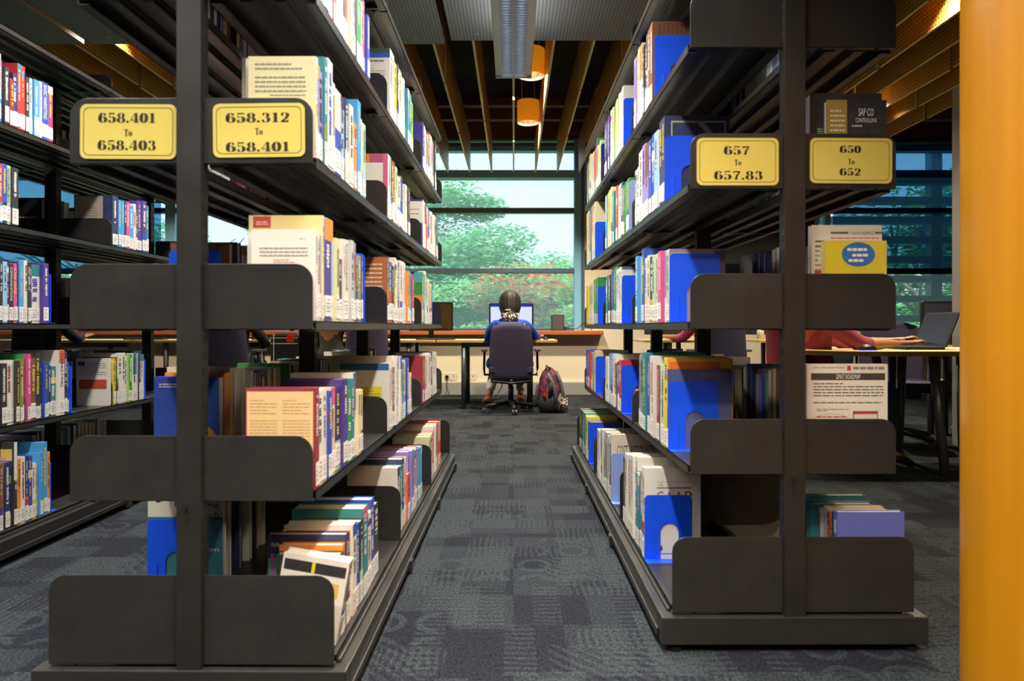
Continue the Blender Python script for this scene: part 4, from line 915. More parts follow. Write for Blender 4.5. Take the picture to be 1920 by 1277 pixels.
downlight(.157, 6.1, 3.16, 420, 'orange cylinder downlight half hidden behind the long grey light')
downlight(2.77, 4.35, 3.20, 420, 'orange cylinder downlight lighting the perforated baffle at upper right', 120)
downlight(-2.77, 4.9, 3.16, 160, 'orange cylinder downlight among the baffles at upper left', 110)
downlight(1.25, .35, 2.9, 45, 'added unseen orange downlight above the photographer near the yellow column', 110)  # unseen warm spot added to tint the right rack's end panels brown
downlight(3.35, 6.8, 3.16, 380, 'orange cylinder downlight over the right hand tables')
downlight(-1.9, 7.5, 3.16, 320, 'orange cylinder downlight over the window desk behind the left rack')
downlight(-4.2, 7.5, 3.16, 320, 'orange cylinder downlight over the window desk at the far left')
downlight(1.9, 7.5, 3.16, 320, 'orange cylinder downlight over the window desk behind the right rack')
linear_light(-.3, 7.0, PI/2, 3.2, 120, 'long grey louvred light hanging across near the window desks') if False else None

# yellow column
q = MB(); q.lathe([(.22, 0), (.22, 2.85)], 'column_yellow', 72); q.lathe([(.225, 0), (.225, .06), (.22, .061)], 'plastic_grey', 72)
o = q.build('yellow_column', smooth=True); o.location = (1.135, 1.335, 0); tag(o, 'round column of golden yellow timber at the right edge, in front of everything', 'column')

# ------------------------------------------------------------------ furniture
def desk(x0, x1, y0, y1, label, legs=True, z=.745):
    o = empty('desk', ((x0+x1)/2, (y0+y1)/2, 0), 0, label, 'desk', 'window desks'); w, l = (x1-x0)/2, (y1-y0)/2
    q = MB(); q.box((-w, -l, z), (w, l, z+.028), 'desk_top'); q.box((-w, -l-.003, z), (w, -l, z+.027), 'desk_edge'); q.build('tabletop', o, bevel=.003)
    for sx in (-1, 1):
        for sy in (-1, 1):
            q = MB(); q.tube([(sx*(w-.30), sy*(l-.06), 0), (sx*(w-.30), sy*(l-.06), z)], .027, 'leg_grey', 16); q.build('leg', o, smooth=True)
    q = MB(); q.box((-w+.3, -.02, z-.06), (w-.3, .02, z-.002), 'leg_grey'); q.build('cross_rail', o)
    return o
desk(-.86, .49, 7.6, 8.4, 'pale timber desk under the window where the person in blue sits')
desk(-2.5, -.88, 7.6, 8.4, 'pale timber desk under the window behind the left rack')
desk(-4.2, -2.52, 7.6, 8.4, 'pale timber desk under the window glimpsed between the two left racks')
desk(-5.9, -4.22, 7.6, 8.4, 'pale timber desk at the far left under the window')
desk(1.45, 2.15, 7.6, 8.4, 'short pale timber desk glimpsed through the right rack beside the pier')
desk(2.75, 4.0, 7.6, 8.4, 'pale timber desk with bottles glimpsed through the right rack')

def office_chair(label, mat, loc, rz, arms=True):
    o = empty('office_chair', loc, rz, label, 'chair', 'office chairs')
    # back: tall rounded slab, slightly curved
    q = MB(); n = 14; W, z0, z1 = .233, .335, .968; N = 16
    def prof(k):  # half width along the height
        t = k/N; return W*(.93+.07*math.sin(PI*min(1, t*1.15)))*(1 if t < .86 else math.sqrt(max(.0, 1-((t-.86)/.14)**2*.55)))
    rows_f = []; rows_b = []
    for k in range(N+1):
        z = z0+(z1-z0)*k/N; hw = prof(k); zz = z
        rf = []; rbk = []
        for j in range(n+1):
            a = -1+2*j/n; x = hw*a; dip = -.035*a*a*0+.05*a*a; crv = .05*(k/N-.4)**2
            drop = .03*abs(a)**4 if k == N else 0
            rf.append((x, -.20+dip-crv*0+.06*(1-k/N)*.4, zz-drop)); th = .05*(1-abs(a)**6*.8)*(1 if 0 < k < N else .35)
            rbk.append((x, -.20+dip+.06*(1-k/N)*.4-th, zz-drop))
        rows_f.append(rf); rows_b.append(rbk)
    vs = [p for r_ in rows_f for p in r_]+[p for r_ in rows_b for p in r_]; off = (N+1)*(n+1); fs = []
    for k in range(N):
        for j in range(n):
            a = k*(n+1)+j; fs.append((a, a+n+1, a+n+2, a+1)); fs.append((off+a, off+a+1, off+a+n+2, off+a+n+1))
    for j in range(n): fs.append((j, j+1, off+j+1, off+j)); a = N*(n+1)+j; fs.append((a+1, a, off+a, off+a+1))
    for k in range(N):
        a = k*(n+1); fs.append((a, off+a, off+a+n+1, a+n+1)); a += n; fs.append((a, a+n+1, off+a+n+1, off+a))
    q.poly(vs, fs, mat); q.build('backrest', o, smooth=True, weld=True)
    q = MB(); q.tube([(-.21, -.22, .345), (0, -.26, .328), (.21, -.22, .345)], .014, 'plastic_black', 8); q.tube([(0, -.24, .345), (0, -.12, .345), (0, 0, .4)], .022, 'plastic_black', 8); q.build('back_frame', o, smooth=True)
    q = MB(); q.prism(rrect(-.24, -.2, .24, .26, .09), 'z', .42, .5, mat); q.build('seat', o, bevel=.02)
    q = MB(); q.box((-.12, -.12, .37), (.12, .12, .42), 'plastic_black'); q.build('mechanism', o, bevel=.01)
    q = MB(); q.lathe([(.001, .08), (.03, .08), (.03, .28), (.02, .28), (.02, .38), (.001, .38)], 'plastic_black', 16); q.build('gas_lift', o, smooth=True)
    q = MB(); q.lathe([(.001, .06), (.045, .06), (.045, .13), (.001, .13)], 'plastic_black', 16)
    for k in range(5):
        a = -PI/2+.1+2*PI*k/5; q.tube([(0, 0, .105), (.16*math.cos(a), .16*math.sin(a), .09), (.30*math.cos(a), .30*math.sin(a), .065)], [.03, .024, .017], 'plastic_black', 8)
    q.build('star_base', o, smooth=True)
    for k in range(5):
        a = -PI/2+.1+2*PI*k/5; c = (.30*math.cos(a), .30*math.sin(a)); q = MB()
        for s in (-1, 1): q.tube([(c[0]+s*.006*math.sin(a), c[1]-s*.006*math.cos(a), .029), (c[0]+s*.026*math.sin(a), c[1]-s*.026*math.cos(a), .029)], .029, 'plastic_grey', 14)
        q.box((c[0]-.012, c[1]-.012, .03), (c[0]+.012, c[1]+.012, .068), 'plastic_black'); q.build('caster', o)
    if arms:
        for s in (-1, 1):
            q = MB(); q.tube([(s*.2, .02, .40), (s*.285, .02, .40), (s*.29, .0, .47), (s*.285, -.02, .66)], .014, 'plastic_black', 8); q.box((s*.255, -.1, .655), (s*.32, .13, .68), 'plastic_grey'); q.build('armrest', o, bevel=.006)
    return o
office_chair('purple grey office chair holding the person in the blue jacket', 'chair_purple', (-.03, 7.42, 0), .03)
office_chair('purple office chair behind the left rack, next to the olive jacket', 'chair_purple', (-1.62, 7.35, 0), .5)
office_chair('dark office chair draped by a navy jacket behind the left rack', 'chair_navy', (-3.0, 7.3, 0), -.1)
office_chair('dark office chair at the far left desk behind the racks', 'chair_navy', (-5.0, 7.25, 0), .2)
office_chair('navy office chair glimpsed through the right rack in front of the bottles', 'chair_navy', (2.2, 7.3, 0), .1)
office_chair('dark office chair glimpsed between bottles and posts of the right rack', 'chair_navy', (3.3, 7.2, 0), -.3)
office_chair('purple office chair behind the open laptop at the right', 'chair_purple', (3.02, 5.4, 0), PI*.92, False)
office_chair('red office chair under the person in maroon at the right table', 'chair_red', (1.98, 4.62, 0), -PI/2, False)

def monitor(label, loc, rz, screen, w=.52, h=.33, bar=False, allinone=False):
    o = empty('computer_monitor', loc, rz, label, 'monitor', 'desktop monitors'); z = .10
    q = MB(); q.prism(rrect(-w/2, z, w/2, z+h, .018), 'y', 0, .03, 'plastic_black'); q.prism(rrect(-w/2+.06, z+.05, w/2-.06, z+h-.05, .03), 'y', .03, .055, 'plastic_black'); q.build('casing', o, bevel=.003)
    q = MB(); q.box((-w/2+.02, -.002, z+.028), (w/2-.02, 0, z+h-.02), screen)
    sc = q.build('screen', o)
    if bar:
        q = MB(); q.box((-w/2+.02, -.003, z+h-.045), (w/2-.02, -.0021, z+h-.02), 'screen_bluebar'); q.build('title_bar', sc)
    q = MB(); q.box((-.03, .02, .0), (.03, .045, z+.06), 'plastic_black'); q.prism(rrect(-.13, -.09, .13, .1, .04), 'z', 0, .012, 'plastic_black'); q.build('stand', o, bevel=.003)
    return o
DZ = .773
monitor('lit white monitor in front of the person in blue', (-.028, 8.12, DZ), 0, 'screen_white', .53, .33, True)
monitor('switched off brown reflecting monitor at the left end of the aisle desk', (-.97, 8.0, DZ), .0, 'screen_off', .52, .34)
monitor('switched off monitor on the window desk behind the left rack', (-2.1, 8.05, DZ), .1, 'screen_off')
monitor('monitor on the desk behind the navy jacket', (-3.4, 8.05, DZ), 0, 'screen_white')
def keyboard(label, loc, rz):
    o = empty('keyboard', loc, rz, label, 'keyboard', 'keyboards')
    q = MB(); q.prism(rrect(-.22, -.07, .22, .07, .01), 'z', 0, .014, 'plastic_black'); q.build('keyboard_case', o, bevel=.002)
    q = MB()
    for i in range(14):
        for j in range(5): q.box((-.205+i*.0295, -.058+j*.0235, .014), (-.205+i*.0295+.025, -.058+j*.0235+.019, .020), 'plastic_grey')
    q.build('keys', o)
keyboard('black keyboard in front of the switched off monitor', (-.88, 7.74, DZ), 0)
keyboard('black keyboard under the hands of the person in blue', (-.02, 7.80, DZ), 0)
keyboard('black keyboard on the desk behind the navy jacket', (-2.75, 7.8, DZ), 0)
keyboard('black keyboard on the far left window desk', (-4.2, 7.8, DZ), .1)
def mouse(label, loc, rz, glow=False):
    o = empty('computer_mouse', loc, rz, label, 'mouse', 'computer mice')
    q = MB(); q.sphere((0, 0, 0), (.032, .058, .038), 'plastic_black', 18, 8, zr=(0, .5)); q.build('mouse_body', o, smooth=True)
    q = MB(); q.tube([(0, .022, .033), (0, .034, .030)], .006, 'plastic_grey', 8); q.build('scroll_wheel', o)
    if glow: q = MB(); q.prism([(.034*math.cos(2*PI*i/20), .06*math.sin(2*PI*i/20)) for i in range(20)], 'z', .0005, .005, 'mouse_glow'); q.build('glow_strip', o)
mouse('black mouse by the right elbow of the person in blue', (.37, 7.83, DZ), 0)
mouse('black mouse on the desk beside the olive jacket', (-2.4, 7.75, DZ), .3)
mouse('black mouse on the desk left of the navy jacket', (-3.75, 7.75, DZ), .3)
# reading glasses / cable on desk
q = MB(); 
for s in (-1, 1): q.tube([(s*.035+.026*math.cos(2*PI*i/16), -.02, .026+.02*math.sin(2*PI*i/16)) for i in range(17)], .0022, 'plastic_black', 5); q.tube([(s*.061, -.02, .03), (s*.063, .08, .03), (s*.06, .11, .005)], .002, 'plastic_black', 5)
q.tube([(-.01, -.02, .03), (.01, -.02, .03)], .002, 'plastic_black', 5)
o = q.build('glasses'); o.location = (-.33, 7.72, DZ); tag(o, 'black framed glasses lying on the desk left of the person in blue', 'glasses')
# small PC box on the sill + cables
o = empty('computer_box', (.592, 9.2, .87), 0, 'small black computer box standing on the window sill', 'computer')
q = MB(); q.box((-.085, -.08, 0), (.085, .08, .215), 'plastic_black'); q.build('case', o, bevel=.004)
q = MB(); q.box((-.075, -.082, .01), (.075, -.08, .205), 'plastic_grey'); q.build('front_panel', o)
q = MB(); q.tube([(.68, 9.18, .91), (.78, 9.15, .895), (.86, 9.14, .90), (.92, 9.14, .96), (.98, 9.15, .99), (1.04, 9.16, .93), (1.05, 9.18, .875)], .006, 'plastic_black', 6)
tag(q.build('power_cable', smooth=True), 'black cable looping across the sill to the right of the computer box', 'cable')
# wall sockets
for x, lb in ((-.86, 'double wall socket with a black plug, left of the desk leg'), (-.60, 'wall socket behind the desk leg near the person in blue')):
    o = empty('wall_socket', (x, 9.26, .235), 0, lb, 'socket', 'wall sockets'); o.location = (x, 9.3, .245)
    q = MB(); q.box((-.09, -.012, -.05), (.09, 0, .05), 'socket_white'); q.build('cover_plate', o, bevel=.003)
    q = MB(); 
    for a in (-.045, .045):
        q.box((a-.004, -.0135, -.01), (a+.004, -.012, .02), 'plastic_black'); 
    q.build('socket_slots', o)
q = MB(); q.box((-.02, -.05, .22), (.02, -.012, .26), 'plastic_black'); q.tube([(0, -.045, .225), (0, -.06, .1), (.05, -.2, .008), (.3, -.4, .008)], .006, 'plastic_black', 6)
o = q.build('power_plug'); o.location = (-.905, 9.3, 0); tag(o, 'black power plug and cord in the double wall socket', 'plug')
for pts, lb, nm in (([(-.18, 8.3, .74), (-.16, 8.3, .5), (-.14, 8.25, .2), (-.25, 8.2, .02), (-.6, 8.3, .01)], 'black computer cable hanging under the desk by the left shoe', 'computer_cable'), ([(-.07, 8.3, .74), (-.1, 8.3, .45), (-.05, 8.28, .15), (-.2, 8.35, .012)], 'thin black cable hanging under the desk between the shoes', 'computer_cable')):
    q = MB(); q.tube(pts, .007, 'plastic_black', 6); tag(q.build(nm, smooth=True), lb, 'cable', 'cables under the desk')

# ------------------------------------------------------------------ people
def skin_mesh(name, pts, edges, mat, parent, root, sub=2):
    keys = list(pts); me = bpy.data.meshes.new('t'); me.from_pydata([pts[k][0] for k in keys], [(keys.index(a), keys.index(b)) for a, b in edges], [])
    ob = bpy.data.objects.new('t', me); COL.objects.link(ob)
    md = ob.modifiers.new('skin', 'SKIN'); md.use_smooth_shade = True; md.branch_smoothing = .6
    for i, k in enumerate(keys):
        r = pts[k][1]; sv = me.skin_vertices[0].data[i]; sv.radius = r if isinstance(r, tuple) else (r, r); sv.use_root = (k == root)
    sb = ob.modifiers.new('sub', 'SUBSURF'); sb.levels = sub; sb.render_levels = sub
    dg = bpy.context.evaluated_depsgraph_get(); nm = bpy.data.meshes.new_from_object(ob.evaluated_get(dg))
    bpy.data.objects.remove(ob); bpy.data.meshes.remove(me)
    nm.materials.clear(); nm.materials.append(MAT[mat]); nm.polygons.foreach_set('use_smooth', [True]*len(nm.polygons))
    o = bpy.data.objects.new(name, nm); COL.objects.link(o); o.parent = parent; return o
def V(*a): return Vector(a)
def person(label, loc, rz, top, bottom, shoes, hair='hair_black', armL=None, armR=None, lean=0., short=False, scarf=False, skin='skin', nod=0., feet=None, bob=True):
    """seated, facing local +y"""
    root = empty('person', loc, rz, label, 'person', 'people at the desks')
    def S(p): # lean the upper body forward about the hip
        q = Vector(p)-V(0, 0, .52); return tuple(V(0, 0, .52)+Matrix.Rotation(-lean, 3, 'X') @ q)
    P = {'pel': ((0, 0, .53), (.15, .11)), 'bel': (S((0, .0, .68)), (.135, .10)), 'che': (S((0, .01, .86)), (.15, .105)), 'nb': (S((0, .0, 1.0)), (.075, .065)), 'nk': (S((0, .02, 1.07)), .05)}
    hb = Vector(S((0, .03, 1.09))); N = Matrix.Rotation(-nod, 3, 'X')
    hd = lambda x, y, z: tuple(hb+N @ V(x, y, z))
    P.update({'jaw': (hd(0, .035, .055), (.058, .062)), 'hed': (hd(0, .03, .12), (.073, .088)), 'cro': (hd(0, .015, .18), (.062, .075)), 'nos': (hd(0, .125, .095), .013)})
    E = [('pel', 'bel'), ('bel', 'che'), ('che', 'nb'), ('nb', 'nk'), ('nk', 'jaw'), ('jaw', 'hed'), ('hed', 'cro'), ('hed', 'nos')]
    feet = feet or {}
    arms = {'L': armL or [(-.25, .16, .76), (-.13, .40, .795)], 'R': armR or [(.25, .16, .76), (.13, .40, .795)]}
    T = dict((k, P[k]) for k in ('pel', 'bel', 'che', 'nb')); TE = [('pel', 'bel'), ('bel', 'che'), ('che', 'nb')]
    B = {'pel': ((0, -.01, .535), (.165, .125))}; BE = []
    sh = []
    for sd, s in (('L', -1), ('R', 1)):
        el, wr = arms[sd]; el = Vector(el); wr = Vector(wr); dv = (wr-el).normalized(); pm = wr+dv*.07
        P['sh'+sd] = (S((s*.165, .0, .955)), .058); P['el'+sd] = (tuple(el), .04); P['fa'+sd] = (tuple(el.lerp(wr, .35)), .04); P['wr'+sd] = (tuple(wr), (.027, .021)); P['pm'+sd] = (tuple(pm), (.038, .016))
        E += [('che', 'sh'+sd), ('sh'+sd, 'el'+sd), ('el'+sd, 'fa'+sd), ('fa'+sd, 'wr'+sd), ('wr'+sd, 'pm'+sd)]
        lat = Vector((dv.y, -dv.x, 0)).normalized()
        for i, (o_, l_) in enumerate(((-.030, .062), (-.010, .075), (.010, .07), (.029, .055))):
            k1, k2, k3 = 'f%d%s' % (i, sd), 'g%d%s' % (i, sd), 'h%d%s' % (i, sd); b_ = pm+lat*o_+dv*.03
            P[k1] = (tuple(b_), .0095); P[k2] = (tuple(b_+dv*l_*.6+V(0, 0, .008)), .0085); P[k3] = (tuple(b_+dv*l_+V(0, 0, -.012)), .007)
            E += [('pm'+sd, k1), (k1, k2), (k2, k3)]
        tb = wr+lat*(-s)*.032+dv*.035; P['t1'+sd] = (tuple(tb), .011); P['t2'+sd] = (tuple(tb+dv*.04-lat*s*.012+V(0, 0, -.008)), .009)
        E += [('wr'+sd, 't1'+sd), ('t1'+sd, 't2'+sd)]
        kn, an, to = feet.get(sd, [(s*.12, .43, .51), (s*.12, .42, .10), (s*.13, .55, .03)])
        P['hp'+sd] = ((s*.09, .02, .52), .085); P['kn'+sd] = (kn, .058); P['cf'+sd] = (tuple(Vector(kn).lerp(Vector(an), .35)+V(0, -.015, 0)), .052); P['an'+sd] = (an, .036); P['to'+sd] = (to, (.036, .022))
        E += [('pel', 'hp'+sd), ('hp'+sd, 'kn'+sd), ('kn'+sd, 'cf'+sd), ('cf'+sd, 'an'+sd), ('an'+sd, 'to'+sd)]
        # sleeves, trousers and shoes follow the same joints, a little fuller
        T['sh'+sd] = (P['sh'+sd][0], .075); T['el'+sd] = (P['el'+sd][0], .056); TE += [('che', 'sh'+sd), ('sh'+sd, 'el'+sd)]
        if short: T['sl'+sd] = (tuple(el.lerp(wr, .3)), .062); TE.append(('el'+sd, 'sl'+sd))
        else: T['sl'+sd] = (tuple(el.lerp(wr, .5)), .05); T['cu'+sd] = (tuple(el.lerp(wr, .95)), .038); TE += [('el'+sd, 'sl'+sd), ('sl'+sd, 'cu'+sd)]
        B['hp'+sd] = (P['hp'+sd][0], .1); B['kn'+sd] = (kn, .072); B['cf'+sd] = (P['cf'+sd][0], .064); B['an'+sd] = (tuple(Vector(an)+V(0, 0, .03)), .05)
        BE += [('pel', 'hp'+sd), ('hp'+sd, 'kn'+sd), ('kn'+sd, 'cf'+sd), ('cf'+sd, 'an'+sd)]
        sh.append((an, to))
    T['pel'] = ((0, .01, .55), (.25, .15))
    if scarf:
        for s in (-1, 1): T['hem%d' % s] = ((s*.27, .0, .50), .055); TE.append(('pel', 'hem%d' % s)); T['bel'] = (P['bel'][0], (.165, .13)); T['che'] = (P['che'][0], (.178, .13)); T['nb'] = (P['nb'][0], (.09, .08))
    skin_mesh('body', P, E, skin, root, 'pel')
    skin_mesh('jacket' if not short else 'shirt', T, TE, top, root, 'pel')
    skin_mesh('trousers', B, BE, bottom, root, 'pel')
    for an, to in sh:
        a, t = Vector(an), Vector(to); d = (t-a); 
        skin_mesh('shoe', {'h': (tuple(a+V(0, -.03, -.045)), (.042, .035)), 'm': (tuple(a.lerp(t, .55)), (.047, .034)), 't': (tuple(t+d.normalized()*.03), (.044, .026))}, [('h', 'm'), ('m', 't')], shoes, root, 'h', 2)
    # hair: cap over the skull, with a bob that reaches the nape
    q = MB(); c = hb+N @ V(0, .015, .128)
    n, mm = 72, 16; vs = []; fs = []; rr = random.Random(5)
    for i in range(mm+1):
        t = i/mm
        for k in range(n):
            ph = 2*PI*k/n; back = .5-.5*math.sin(ph)           # 1 at the back
            th = PI*(.0+.5*min(1, t/.45)); drop = max(0, (t-.45)/.55)
            ln = (.155 if bob else .07)*(.25+.75*min(1, back*1.6)) if math.sin(ph) < .55 else .03
            rx = .116*math.sin(th)*(1+.06*math.sin(drop*PI))*(1-.13*drop**2)+.004*math.sin(ph*13+i*.35); ry = .118*math.sin(th)*(1-.10*drop**2)+.002*math.sin(ph*17)
            vs.append(tuple(c+N @ V(rx*math.cos(ph), ry*math.sin(ph), .115*math.cos(th)-ln*drop)))
    for i in range(mm):
        for k in range(n): fs.append((i*n+k, (i+1)*n+k, (i+1)*n+(k+1) % n, i*n+(k+1) % n))
    q.poly(vs, fs, hair); h = q.build('hair', root, smooth=True); sdm = h.modifiers.new('thick', 'SOLIDIFY'); sdm.thickness = .012; sdm.offset = -1
    q = MB()
    for s in (-1, 1): q.sphere(hd(s*.03, .112, .125), .011, 'socket_white', 10, 8); q.sphere(hd(s*.03, .1215, .125), .005, 'hair_black', 8, 6)
    q.build('eyes', root, smooth=True)
    q = MB(); q.tube([hd(-.022, .108, .055), hd(0, .114, .053), hd(.022, .108, .055)], .005, 'bag_maroon', 6); q.build('mouth', root, smooth=True)
    if scarf:
        q = MB(); c0 = Vector(P['nk'][0])
        for lay, (ra, zz, tr) in enumerate(((.066, -.02, .027), (.058, .02, .024))):
            q.tube([tuple(c0+V(ra*1.15*math.cos(2*PI*i/20), ra*math.sin(2*PI*i/20)-.005, zz+.012*math.sin(3*2*PI*i/20+lay))) for i in range(21)], tr, 'scarf_cloth', 10, caps=False)
        q.prism([(-.075, -.13), (.075, -.13), (.10, 0.0), (-.10, 0.0)][::1], 'y', -.012, .012, 'scarf_cloth'); 
        k = len(q.v)-8
        for j in range(k, len(q.v)): q.v[j] = tuple(Vector(q.v[j])+c0+V(0, -.115, -.0))
        q.build('scarf', root, smooth=True)
        q = MB(); nb = Vector(P['nb'][0])
        q.tube([tuple(nb+V(.13*math.cos(a), -.035+.085*math.sin(a), -.035+.03*math.sin(a))) for a in [PI*1.0+PI*i/14 for i in range(15)]], [.02+.022*math.sin(PI*i/14) for i in range(15)], top, 10); q.build('hood', root, smooth=True)
    return root
person('person from behind in a blue jacket with black bob and patterned scarf at the window', (-.04, 7.42, 0), 0, 'blue_cloth', 'white_cloth', 'shoe_tan', armL=[(-.25, .20, .78), (-.10, .42, .81)], armR=[(.285, .24, .80), (.33, .46, .81)], lean=.05, scarf=True, nod=.25,
       feet={'L': [(-.16, .42, .5), (-.225, .13, .17), (-.27, .23, .08)], 'R': [(.13, .42, .5), (.115, .14, .18), (.115, .24, .09)]})
person('person in navy at the far left desk, one hand resting on the desk', (-5.05, 7.35, 0), 0, 'navy_cloth', 'jeans_cloth', 'plastic_black', armR=[(.22, .18, .78), (.20, .36, .81)])
person('person in a dark jacket seen from behind through the left rack, beside the post', (-3.0, 7.38, 0), 0, 'black_cloth', 'jeans_cloth', 'plastic_black')
person('person in an olive jacket seen from behind through the left rack', (-1.98, 7.40, 0), -.15, 'olive_cloth', 'black_cloth', 'plastic_black', armR=[(.26, .16, .76), (.18, .38, .81)])
person('person in pink with bare arm on the desk, glimpsed through the right rack', (2.12, 7.36, 0), 0, 'pink_cloth', 'jeans_cloth', 'plastic_black', short=True, armR=[(.25, .2, .79), (.05, .38, .815)], armL=[(-.26, .16, .79), (-.42, .36, .815)])
person('person in a maroon patterned shirt typing on the open laptop at the right table', (2.04, 4.60, 0), -PI/2, 'maroon_cloth', 'jeans_cloth', 'plastic_black', short=True, bob=False, armL=[(-.16, .28, .80), (-.10, .56, .83)], armR=[(.17, .22, .80), (.13, .50, .815)])
person('person with bare ankles sitting behind the round table at the right edge', (4.42, 5.86, 0), PI/2, 'navy_cloth', 'jeans_cloth', 'shoe_tan', skin='skin_dark', feet={'L': [(-.12, .40, .52), (.03, .70, .45), (.08, .82, .41)], 'R': [(.12, .43, .51), (.12, .42, .10), (.13, .55, .03)]}, armL=[(-.25, .1, .78), (-.16, .3, .81)], armR=[(.25, .1, .78), (.16, .3, .81)])

# black bag with red emblem behind the left rack
o = empty('shoulder_bag', (-2.42, 7.28, 0), 0, 'black bag with white straps and a red emblem, glimpsed behind the left rack', 'bag')
q = MB(); q.prism(rrect(-.16, .0, .16, .86, .08), 'y', -.06, .08, 'black_cloth'); q.build('bag_body', o, bevel=.03)
q = MB(); q.box((-.12, -.066, .2), (-.112, -.06, .84), 'white_cloth'); q.box((-.15, -.066, .74), (.13, -.06, .748), 'white_cloth'); q.box((-.15, -.066, .8), (.13, -.06, .806), 'white_cloth'); q.build('piping', o)
q = MB(); q.prism(rrect(.02, .755, .1, .84, .02), 'y', -.068, -.061, 'bottle_red'); q.build('emblem', o)

# backpack
o = empty('backpack', (.415, 7.42, 0), -.25, 'maroon and grey backpack with black trim standing on the carpet beside the chair', 'backpack')
q = MB(); n = 24; prof = [(.0, .115, .10), (.03, .135, .125), (.14, .142, .135), (.26, .132, .12), (.36, .11, .10), (.43, .075, .075), (.475, .03, .04), (.485, .004, .006)]
vs = []; fs = []
for z, rx, ry in prof:
    for k in range(n):
        a = 2*PI*k/n; sup = lambda v: math.copysign(abs(v)**.62, v); vs.append((rx*sup(math.cos(a))-.10*z*z*1.6, ry*sup(math.sin(a))+.1*z*z, z))
for i in range(len(prof)-1):
    for k in range(n): fs.append((i*n+k, i*n+(k+1) % n, (i+1)*n+(k+1) % n, (i+1)*n+k))
fs.append(tuple(range(n-1, -1, -1))); q.poly(vs, fs, 'bag_maroon'); q.build('bag_body', o, smooth=True)
for pts, r_, nm, mt in (([(-.02, -.12, .42), (.04, -.14, .32), (.07, -.152, .2), (.07, -.15, .05)], .018, 'shoulder_strap', 'bag_grey'), ([(.06, -.05, .44), (.11, -.07, .33), (.14, -.09, .2), (.14, -.09, .05)], .018, 'shoulder_strap', 'bag_grey'), ([(-.06, -.03, .46), (-.05, -.05, .505), (-.01, -.03, .465)], .009, 'grab_handle', 'bag_dark')):
    q = MB(); q.tube(pts, r_, mt, 8); q.build(nm, o, smooth=True)
q = MB(); q.tube([(-.14, -.06, .3), (-.155, -.07, .2), (-.15, -.08, .03)], .016, 'bag_grey', 8); q.build('side_piping', o, smooth=True)
q = MB(); q.sphere((-.03, -.09, .10), (.115, .075, .11), 'bag_dark', 20, 12); q.build('side_pocket', o, smooth=True)
q = MB(); q.sphere((.11, -.03, .10), (.06, .11, .13), 'bag_grey', 18, 12); q.build('front_pocket', o, smooth=True)
q = MB(); q.tube([(.0, -.135, .16), (.02, -.15, .26), (.02, -.145, .33)], .02, 'bag_dark', 8); q.build('back_padding', o, smooth=True)
for k in range(5):
    q = MB(); q.tube([(.10+.02*k, -.13+.012*k, .16), (.125+.015*k, -.16+.015*k, .10), (.10+.022*k, -.14, .03)], .008, 'scarf_cloth', 6); q.build('dangling_strap', o, smooth=True)
o = empty('water_bottle', (.335, 7.285, .15), 0, 'red topped bottle tucked in the side pocket of the backpack', 'bottle'); o.rotation_euler = (0, -.15, 0); o.scale = (.62, .62, .8)
q = MB(); q.lathe([(.001, 0), (.03, .0), (.03, .07), (.015, .09), (.015, .10)], 'bottle_red', 16); q.build('bottle_body', o, smooth=True)
q = MB(); q.lathe([(.02, .1), (.02, .13), (.001, .13)], 'bottle_red', 16); q.build('cap', o)

# right hand round table with laptop
o = empty('study_table', (2.75, 4.62, 0), 0, 'large pale timber table with splayed grey legs at the right edge', 'table')
q = MB(); q.prism(rrect(-.95, -.5, .66, .5, .42, n=14), 'z', .742, .772, 'desk_top'); q.prism(rrect(-.952, -.502, .662, .502, .422, n=14), 'z', .743, .770, 'desk_edge'); q.build('tabletop', o)
for a, b in (((-.14, -.37), (-.10, -.43)), ((-.28, .05), (-.06, .12)), ((-.12, .0), (-.12, .05)), ((.5, -.35), (.55, -.4)), ((.5, .35), (.55, .4)), ((-.02, .3), (0, .36))):
    q = MB(); q.tube([(b[0], b[1], 0), (a[0], a[1], .742)], .028, 'leg_grey', 16); q.build('leg', o, smooth=True)
LX = 2.72
o = empty('laptop', (2.66, 4.58, .772), -PI/2, 'open black laptop seen edge on, with a small blue emblem on the lid', 'laptop')
q = MB(); q.prism(rrect(-.18, -.125, .18, .125, .01), 'z', 0, .018, 'plastic_black'); q.build('base', o, bevel=.002)
q = MB(); q.prism(rrect(-.18, .0, .18, .245, .008), 'y', 0, .008, 'plastic_black'); lid = q.build('lid', o, M=Matrix.Translation((0, .125, .018)) @ Matrix.Rotation(-.38, 4, 'X'))
q = MB(); q.box((-.165, -.001, .02), (.165, 0, .235), 'screen_slate'); q.build('screen', lid)
q = MB(); q.prism([(.02, .12), (.035, .15), (.022, .175), (.012, .15)], 'y', .0081, .009, 'lid_logo'); q.build('lid_emblem', lid)
mouse('black gaming mouse glowing violet beneath, on the right table', (2.22, 4.28, .772), -PI/2, True)
monitor('switched off slate grey monitor at the right edge beside the yellow column', (3.64, 5.62, .772), 0, 'screen_slate', .56, .26)
o = desk(3.3, 4.02, 5.42, 5.95, 'second pale table carrying the slate grey monitor at the right edge')
